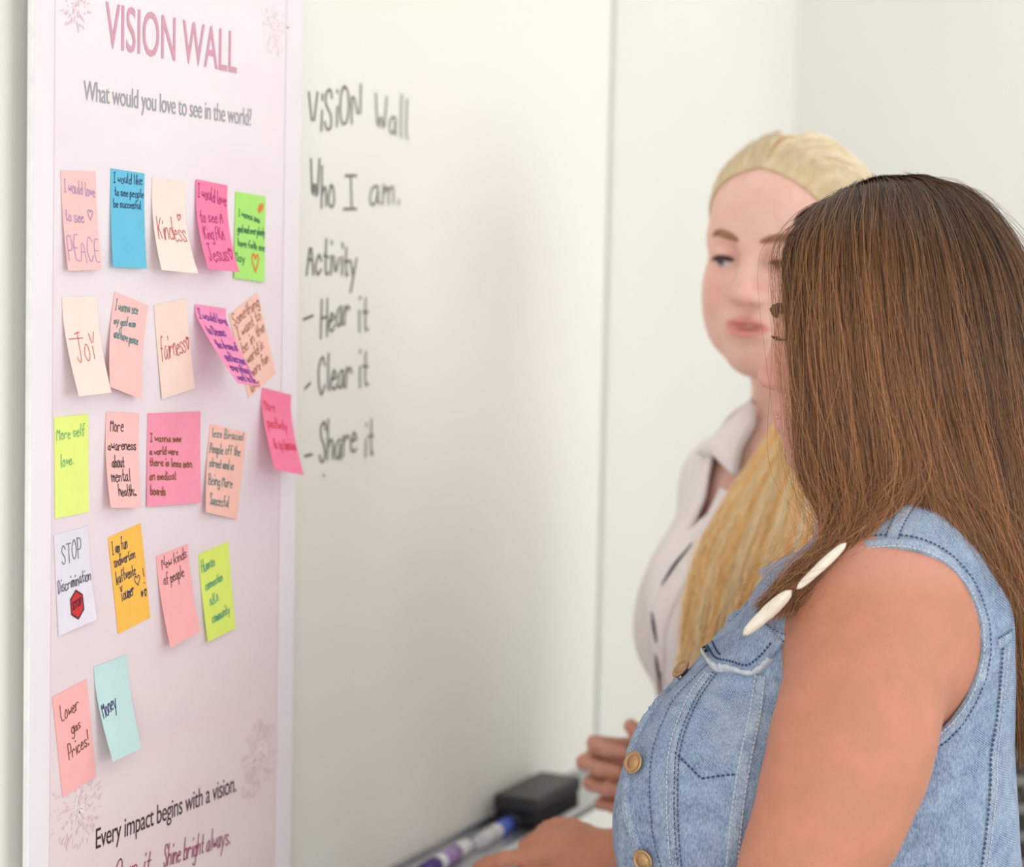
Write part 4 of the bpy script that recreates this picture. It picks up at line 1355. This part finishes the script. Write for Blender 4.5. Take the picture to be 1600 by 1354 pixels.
# ---------------------------------------------------------------- the fair-haired woman in the white shirt
ty = math.radians(66)
KZ = 1.05
B2 = Frame(V(1234, 393, 1.85 * KZ), -D0 * math.cos(ty) - R0 * math.sin(ty))
L2 = lambda a, b, Z: B2.loc(a, b, Z * KZ)
foot2 = B2.out([-.03, 0, 0]); foot2[2] = 0
blo = empty('person', foot2, 'fair-haired woman in a white collared shirt looking at the notes', 'person')
g2 = Grid(axis_points([(-.20, .13, .0030), (.13, .40, .0045)]), axis_points([(-.27, -.11, .0045), (-.11, .10, .0024), (.10, .24, .0045)]),
          axis_points([(-.72, -.14, .0045), (-.14, .135, .0020)]))
def torso2(g):
    k = .05
    g.ell(L2(1212, 925, 1.90), (.088, .122, .19), k)
    g.ell(L2(1200, 1180, 1.90), (.080, .105, .18), k)
    g.ell(L2(1200, 1330, 1.90), (.095, .140, .15), k)
    g.ell(L2(1112, 955, 1.860), (.056, .056, .080), .04)
    g.ell(L2(1092, 965, 1.945), (.056, .056, .080), .04)
    for px, Z in ((1300, 1.845), (1165, 1.985)):
        g.cone(L2(1250, 712, 1.88), L2(px, 765, Z), .042, .044, .04)
torso2(g2)
shirt_f = g2.copy()
# arms under the sleeves
aR = [L2(1158, 778, 1.98), L2(1125, 960, 2.02), L2(1190, 1200, 2.0), L2(1092, 1222, 1.89)]
aL = [L2(1325, 770, 1.82), L2(1365, 960, 1.80), L2(1390, 1180, 1.80), L2(1330, 1400, 1.78)]
for A in (aR, aL):
    for g, e in ((g2, 0), (shirt_f, .010)):
        g.chain(A, [.044 + e, .040 + e, .036 + e, .025 + e * 1.2], .025)
FH = -R0
wr2 = L2(1092, 1222, 1.89)
hd = lambda v: B2.B @ np.array(v, float)
hand(g2, wr2, hd(-R0 * .97 + ZU * .10), hd(ZU + R0 * .12), hd(-D0), .97,
     [(.30, 1.75, 1.1), (.36, 1.75, 1.1), (.48, 1.75, 1.1), (.62, 1.7, 1.1)], [(.015, .030, .012), (.045, .042, .024), (.070, .046, .030), (.084, .058, .030)], spread=.05, wr=.028)
hand(g2, aL[-1], hd(-ZU), hd(-R0), hd(D0), .95, [(.2, .3, .2)] * 4, [(.02, .030, .012), (.045, .046, .020), (.070, .056, .026)])
yb, pb = math.radians(33), math.radians(6)
fw = -D0 * math.cos(yb) - R0 * math.sin(yb)
fw = fw * math.cos(pb) - ZU * math.sin(pb)
lf = np.cross(ZU, fw); lf /= np.linalg.norm(lf)
up2 = np.cross(fw, lf)
tl = math.radians(-4)
lf, up2 = lf * math.cos(tl) + up2 * math.sin(tl), up2 * math.cos(tl) - lf * math.sin(tl)
HR2 = np.array([hd(fw), hd(lf), hd(up2)])
T2 = head_field(g2, HR2, (0, 0, 0), 1.02, 1.0, .45, 1.0, .003)
g2.chain([T2(-.028, 0, -.05), T2(-.030, 0, -.11), L2(1262, 705, 1.885)], [.044, .042, .050], .03)
P2, F2 = g2.mesh()
P2 = relax(P2, F2, 1, .4)
body2 = mesh_obj('body', B2.out(P2), F2, M_SKIN2, blo, True)
sk2 = (246, 202, 188)
t2 = head_tints(P2, HR2, np.zeros(3), 1.02, sk2, (230, 158, 150), (246, 186, 173))
hm = np.clip((-P2[:, 2] - .40) / .06, 0, 1)[:, None]
t2 += (np.array(lin((214, 158, 138))) - np.array(lin(sk2))) * hm
color_attr(body2, np.clip(t2, 0, 1))

# ---- eyes, teeth, brows
def ball(c, axis, up, r, name, fr, parent, mats):
    """an eyeball with iris and pupil rings as separate discs on it"""
    m = MB().lathe(fr.out(c - axis * r), axis @ fr.B, [(r * math.sin(t), r - r * math.cos(t)) for t in np.linspace(.02, math.pi - .02, 16)], 24)
    e = m.build(name, mats[0], parent, True)
    for nm, a, off, mt in (('iris', .46, .0003, mats[1]), ('pupil', .20, .0005, mats[2])):
        pr = [((r + off) * math.sin(t), r + (r + off) * math.cos(t)) for t in np.linspace(a, .01, 6)]
        MB().lathe(fr.out(c - axis * r), axis @ fr.B, [(q[0], q[1]) for q in pr], 24).build(nm, mt, e, True)
    return e
EM = [material('eye_white', (226, 222, 222), .2, coat=.5), material('iris_blue_grey', (96, 112, 122), .2, coat=.8), material('pupil_black', (16, 14, 14), .15, coat=.8)]
M_BROW2 = painted('light_brown_brow', (168, 120, 94), (150, 106, 82), .8, 60)
M_LASH2 = material('dark_lashes', (74, 52, 46), .8)
for q in (-1, 1):
    gz = HR2[0] * .86 - HR2[2] * .40 - HR2[1] * .22
    gz /= np.linalg.norm(gz)
    ball(T2(.0765, .031 * q, -.0010), gz, HR2[2], .0125, 'eyeball', B2, blo, EM)
    arc_hair(T2, [(.0905, .011 * q, .0160), (.0905, .022 * q, .0195), (.0850, .036 * q, .0215), (.0735, .049 * q, .0165)], .0027, 'eyebrow', M_BROW2, blo, B2)
    arc_hair(T2, [(.0845, .0195 * q, -.0040), (.0900, .026 * q, -.0022), (.0895, .035 * q, -.0025), (.0820, .0435 * q, -.0060)], .0021, 'eyelashes', M_LASH2, blo, B2)
tb = [T2(.0840 - .9 * abs(l) ** 1.6, l, -.0652) for l in np.linspace(-.014, .014, 9)]
MB().tube(B2.out(np.array(tb)), [.0022] * 9, 8).build('teeth', material('teeth_white', (232, 226, 218), .3), blo, True)

# ---- shirt
X, Y, Z_ = g2.ax[0][:, None, None], g2.ax[1][None, :, None], g2.ax[2][None, None, :]
fold = .0035 * np.sin(22 * Z_ + 30 * X + 2.2 * np.sin(26 * Y)) * np.sin(26 * Y - 9 * Z_) + .002 * np.sin(60 * Y + 30 * Z_) * np.sin(30 * X + 10 * Z_)
sf = shirt_f.f - .012 - fold.astype(np.float32)
sh = np.maximum(sf, -(sf + .0060))
nk2 = L2(1258, 690, 1.885)
cut = np.sqrt(((X - nk2[0] - .01) / .066) ** 2 + ((Y - nk2[1]) / .060) ** 2 + ((Z_ - nk2[2] - .03) / .070) ** 2)
sh = smax(sh, -((cut - 1) * .062), .003)
v0 = nk2[2] - .085
sh = smax(sh, -np.maximum(np.abs(Y - nk2[1]) - np.clip((Z_ - v0) * .42, -.05, .06), .02 - X), .003)
for A in (aR, aL):
    w_, d_ = A[-1], A[-1] - A[-2]
    d_ = d_ / np.linalg.norm(d_)
    pl = (X - w_[0]) * d_[0] + (Y - w_[1]) * d_[1] + (Z_ - w_[2]) * d_[2] + .012
    near = np.sqrt((X - w_[0]) ** 2 + (Y - w_[1]) ** 2 + (Z_ - w_[2]) ** 2) - .09
    sh = np.maximum(sh, -np.maximum(-pl, near))
sh = np.maximum(sh, -.66 - Z_)
Ps2, Fs2 = g2.mesh(sh.astype(np.float32))
Ps2 = relax(Ps2, Fs2, 1, .4)
def cotton(name, rgb, rgb2):
    m = material(name, rgb, .85, spec=.2)
    g = NT(m)
    v = g.coord()
    g.color(g.ramp(g.noise(v, 14, 4), [(.3, rgb), (.7, rgb2)]))
    g.bump(g.noise(v, 26, 4, .6), .35, .006)
    return m
M_SHIRT = cotton('white_cotton', (250, 243, 243), (244, 235, 236))
shirt = mesh_obj('shirt', B2.out(Ps2), Fs2, M_SHIRT, blo, True)
tag(shirt, 'white collared cotton shirt')
SC = Cloth(sf, B2, g2, shirt, z0=1.6, z1=2.15)
SC.strip('placket', [(1140, 768), (1108, 830), (1062, 900), (1032, 960), (1026, 1010), (1030, 1070), (1040, 1130)], .026, .0022, M_SHIRT, pucker=.1)
M_GAPSHADE = material('painted_gap_shade', (70, 62, 66), .9)  # dark strips paint the shade of the shirt's gaps and diagonal fold
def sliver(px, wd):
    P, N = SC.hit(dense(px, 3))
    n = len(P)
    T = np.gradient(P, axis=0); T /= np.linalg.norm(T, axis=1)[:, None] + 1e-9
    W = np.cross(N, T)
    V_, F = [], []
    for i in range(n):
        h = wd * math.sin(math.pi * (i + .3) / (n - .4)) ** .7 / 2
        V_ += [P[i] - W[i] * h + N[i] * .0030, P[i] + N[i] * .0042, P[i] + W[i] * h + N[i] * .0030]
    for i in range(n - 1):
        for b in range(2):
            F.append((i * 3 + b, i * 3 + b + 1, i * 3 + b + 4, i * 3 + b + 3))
    tag(mesh_obj('placket_shade', SC.fr.out(np.array(V_)), F, M_GAPSHADE, shirt, True), 'dark undershirt seen where the placket gapes')  # no undershirt: dark strip paints the shade in the gaps and fold
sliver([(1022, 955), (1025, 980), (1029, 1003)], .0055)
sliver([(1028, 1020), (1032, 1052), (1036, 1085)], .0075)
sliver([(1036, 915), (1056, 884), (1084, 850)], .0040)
# collar: two folded leaves lying on the shoulders, and the stand round the neck
CC = Cloth(np.minimum(sf, g2.f - .004).astype(np.float32), B2, g2, shirt, z0=1.75, z1=2.2)
def leaf(poly):
    q = [poly[0]]
    for a_, b_ in zip(poly, poly[1:] + poly[:1]):
        for k in (1, 2, 3, 4):
            q.append((a_[0] + (b_[0] - a_[0]) * k / 4, a_[1] + (b_[1] - a_[1]) * k / 4))
    return CC.patch('collar', q[:-1], .0045, M_SHIRT, None, .005, bulge=.5)
leaf([(1182, 628), (1150, 660), (1122, 686), (1098, 714), (1119, 712), (1136, 730), (1151, 746), (1160, 702), (1180, 664)])
leaf([(1290, 668), (1250, 716), (1206, 742), (1216, 796), (1262, 772), (1300, 735)])

# ---- fair hair: combed back from a middle parting, then a long lock over the near shoulder
M_HAIR2 = fair_hair_material('fair_hair', (228, 206, 166), (242, 224, 188), (255, 250, 232), .38)
M_HAIRB2 = painted('fair_hair_mass', (230, 192, 136), (216, 172, 114), .6, 30)
HL = [(0, [.066, 0, .079]), (.25, [.066, .028, .072]), (.5, [.056, .052, .052]), (.75, [.036, .066, .022]), (1, [.008, .074, -.018])]
def onto(P, off):
    """push points onto the head, off metres outside its skin"""
    sh_ = P.shape
    P = P.reshape(-1, 3)
    for _ in range(4):
        P = P - g2.grad(P) * (g2.sample(P) - off)[:, None]
    return P.reshape(sh_)
def crown(s, off=.006):
    """hair from the hairline back to the nape; s from the right temple (-1) over the parting (0) to the left (1)"""
    a, q = np.abs(s), np.sign(s)
    H = table(HL, a)
    N = np.stack([-.085 - 0 * a, .030 * np.ones_like(a), -.045 - .02 * a], 1)
    out = []
    for t, o_ in ((0, .0008), (.12, off * .7), (.3, off), (.5, off * 1.2), (.7, off * 1.3), (.87, off * 1.3), (1, off)):
        P = H * (1 - t) + N * t
        P[:, 2] += .085 * math.sin(math.pi * t ** .8) * (1 - a * .85)
        P[:, 1] += .055 * math.sin(math.pi * t) * a + .035 * math.sin(math.pi * t) * np.sqrt(np.maximum(a, 0)) * (1 - a)
        P[:, 1] *= np.where(q == 0, 1, q)
        out.append(onto(np.array([T2(*p) for p in P]), o_))
    return np.stack(out, 1)
s_ = np.linspace(-1, 1, 45)
A = spline_batch(crown(s_, .004), 28); Bi = spline_batch(crown(s_, -.003), 28)
V_ = list(A.reshape(-1, 3)) + list(Bi.reshape(-1, 3)); N = 45 * 28
F_ = []
for i in range(44):
    for j in range(27):
        p_ = (i * 28 + j, i * 28 + j + 1, (i + 1) * 28 + j + 1, (i + 1) * 28 + j)
        F_ += [p_, tuple(x + N for x in p_[::-1])]
for i in (0, 44):
    for j in range(27):
        F_.append((i * 28 + j, i * 28 + j + 1, N + i * 28 + j + 1, N + i * 28 + j))
mesh_obj('hair', B2.out(np.array(V_)), F_, M_HAIRB2, blo, True)
r = np.random.default_rng(11)
n = 5200
s = 2 * r.random(n) - 1
C = crown(s, .0055)
C = C + r.standard_normal(C.shape) * np.array([.0006, .001, .0012, .0012, .0012, .0012, .0012])[None, :, None]
tone = np.clip(.35 + .3 * np.sin(s * 50) * np.sin(s * 17 + 1) + .2 * r.standard_normal(n), 0, 1)
PS = spline_batch(C, 18)
strand_object('hair_strands', B2.out(PS.reshape(-1, 3)).reshape(PS.shape), tone, .00030, M_HAIR2, blo)
# the lock: rows across it from its outer (left) edge to its inner edge
lockr = [
 (0.0, [L2(1300, 540, 1.86), L2(1245, 600, 1.80), L2(1198, 690, 1.795), L2(1140, 775, 1.790), L2(1092, 870, 1.765), L2(1076, 950, 1.765), L2(1064, 1040, 1.780)]),
 (0.35, [L2(1310, 545, 1.85), L2(1262, 610, 1.785), L2(1222, 700, 1.775), L2(1178, 790, 1.765), L2(1142, 880, 1.750), L2(1122, 960, 1.750), L2(1102, 1050, 1.765)]),
 (0.7, [L2(1325, 550, 1.85), L2(1285, 620, 1.775), L2(1252, 710, 1.765), L2(1224, 800, 1.755), L2(1196, 890, 1.745), L2(1176, 965, 1.745), L2(1140, 1060, 1.760)]),
 (1.0, [L2(1340, 560, 1.86), L2(1310, 630, 1.780), L2(1282, 720, 1.775), L2(1268, 800, 1.765), L2(1254, 880, 1.755), L2(1238, 965, 1.755), L2(1200, 1070, 1.770)])]
V_, F_ = [], []
s_ = np.linspace(.03, .97, 16)
C = table(lockr, s_)
bulge = np.sin(np.pi * s_)[:, None, None] * (B2.B @ (-D0))[None, None, :] * .014
A = spline_batch(C + bulge - (B2.B @ (-D0)) * .004, 30)[:, :27]; Bi = A + (B2.B @ D0) * .010
V_ = list(A.reshape(-1, 3)) + list(Bi.reshape(-1, 3)); N = 16 * 27
for i in range(15):
    for j in range(26):
        p_ = (i * 27 + j, i * 27 + j + 1, (i + 1) * 27 + j + 1, (i + 1) * 27 + j)
        F_ += [p_, tuple(x + N for x in p_[::-1])]
for i in (0, 15):
    for j in range(26):
        F_.append((i * 27 + j, i * 27 + j + 1, N + i * 27 + j + 1, N + i * 27 + j))
mesh_obj('hair_lock', B2.out(np.array(V_)), F_, M_HAIRB2, blo, True)
n = 4200
s = r.random(n)
C = table(lockr, s) + (np.sin(np.pi * s) * .014)[:, None, None] * (B2.B @ (-D0))[None, None, :]
lk = np.round(s * 16) / 16
CL = table(lockr, lk) + (np.sin(np.pi * lk) * .017)[:, None, None] * (B2.B @ (-D0))[None, None, :]
wt = np.array([0, .1, .3, .45, .55, .6, .65])[None, :, None]
C = C * (1 - wt) + CL * wt + r.standard_normal(C.shape) * .0022 * np.array([.3, .5, .8, 1, 1.3, 1.6, 2])[None, :, None] + (B2.B @ (-D0)) * (r.random((n, 1, 1)) * .006 - .002)
tone = np.clip(.38 + .50 * np.sin(lk * 40 + 1) * np.sin(lk * 13) + .25 * r.standard_normal(n), 0, 1)
PS = spline_batch(C, 22)
end = np.clip(1 - .25 * r.random(n) ** 2, .5, 1)
t = np.linspace(0, 1, 20)[None, :] * end[:, None] * 21
i = np.clip(t.astype(int), 0, 20); u = (t - i)[..., None]
PS = np.take_along_axis(PS, i[..., None].repeat(3, 2), 1) * (1 - u) + np.take_along_axis(PS, (i + 1)[..., None].repeat(3, 2), 1) * u
M_HAIR3 = fair_hair_material('golden_hair', (242, 186, 110), (252, 202, 124), (255, 243, 210), .4)
strand_object('hair_strands', B2.out(PS.reshape(-1, 3)).reshape(PS.shape), tone, .00030, M_HAIR3, blo)

# ---------------------------------------------------------------- trousers and shoes of both women
def lower_body(fr, parent, hip, rad, mat, shoe_mat, hipz):
    """trousers from the hips to the ankles and a pair of shoes"""
    f0, l0, u0 = hip
    fl = -fr.o[2]                                       # the floor in the person's axes
    g = Grid(axis_points([(f0 - .26, f0 + .30, .010)]), axis_points([(-.30, .30, .010)]), axis_points([(fl + .02, u0 + .12, .012)]))
    g.ell((f0, l0, u0 - .05), (rad[0], rad[1], .17), .06)
    for q in (-1, 1):
        g.chain([(f0, l0 + .085 * q, u0 - .10), (f0 + .01, l0 + .085 * q, u0 - .45), (f0 - .01, l0 + .085 * q, fl + .09)], [.088, .066, .052], .04)
    f = np.maximum(g.f, g.ax[2][None, None, :] - (u0 + .03))
    f = np.maximum(f, fl + .07 - g.ax[2][None, None, :])
    P, F = g.mesh(f.astype(np.float32))
    mesh_obj('trousers', fr.out(relax(P, F, 2, .5)), F, mat, parent, True)
    for q in (-1, 1):
        h = Grid(axis_points([(f0 - .13, f0 + .20, .008)]), axis_points([(l0 + .085 * q - .07, l0 + .085 * q + .07, .008)]), axis_points([(fl - .02, fl + .14, .008)]))
        h.ell((f0 + .06, l0 + .085 * q, fl + .02), (.115, .042, .045), .03)
        h.ell((f0 - .03, l0 + .085 * q, fl + .045), (.055, .036, .060), .03)
        f = np.maximum(h.f, fl + .0005 - h.ax[2][None, None, :])
        P, F = h.mesh(f.astype(np.float32))
        mesh_obj('shoe', fr.out(P), F, shoe_mat, parent, True)
M_JEANS = denim_material('dark_jeans', (44, 56, 84), (54, 68, 98), (72, 88, 118))
M_PANTS = painted('black_trousers', (44, 44, 50), (36, 36, 40), .85, 40)
M_SHOE = painted('white_shoe', (224, 222, 218), (210, 208, 204), .6, 30)
lower_body(B1, brun, (-.02, 0, -.62), (.150, .165), M_JEANS, M_SHOE, .9)
lower_body(B2, blo, (-.03, 0, -.66), (.115, .155), M_PANTS, M_SHOE, .9)

# ---------------------------------------------------------------- dark chair far behind, at the edge of the frame
c0 = V(1685, 1300, 2.65); c0[2] = 0
chair = empty('office_chair', c0, "black office chair behind the brown-haired woman's back", 'chair')
cx, cy = c0[0], c0[1]
ch = lambda f, l, z: np.array([cx, cy, 0]) + R0 * f + D0 * l + ZU * z
AX = [R0, D0, ZU]
M_MESHB = painted('grey_mesh_back', (58, 58, 60), (46, 46, 48), .8, 90)
bevel(MB().box(ch(0, 0, .47), (.22, .22, .035), AX).build('seat', M_FELT, chair), .02, 3)
fr_ = [ch(x, .21, z) for x, z in [(-.19, .56), (-.205, .78), (-.20, .93), (-.15, .985), (.15, .985), (.20, .93), (.205, .78), (.19, .56), (-.19, .56)]]
MB().tube(fr_, [.018] * 9, 10).build('back_frame', M_BLACK, chair, True)
for k in range(9):
    z = .60 + .042 * k
    MB().box(ch(0, .212, z), (.185, .006, .015), AX).build('back_slat', M_MESHB, chair)
MB().lathe(ch(0, 0, .06), ZU, [(.035, 0), (.03, .2), (.022, .21), (.022, .38)], 16).build('column', M_ALU, chair, True)
for k in range(5):
    a = 2 * math.pi * k / 5
    e = ch(.27 * math.cos(a), .27 * math.sin(a), .065)
    MB().tube([ch(0, 0, .10), (ch(0, 0, .10) + e) / 2 + ZU * .006, e], [.022, .018, .014], 8).build('leg', M_BLACK, chair, True)
    MB().lathe(e - R0 * .012 - ZU * .035, R0, [(.020, 0), (.029, .004), (.029, .020), (.020, .024)], 14).build('caster', M_BLACK, chair, True)
for q in (-1, 1):
    MB().tube([ch(.22 * q, .05, .46), ch(.26 * q, .05, .50), ch(.265 * q, .05, .66), ch(.26 * q, .0, .68)], [.013] * 4, 8).build('arm_post', M_BLACK, chair, True)
    bevel(MB().box(ch(.26 * q, -.02, .69), (.03, .12, .012), AX).build('armrest', M_BLACK, chair), .01, 3)
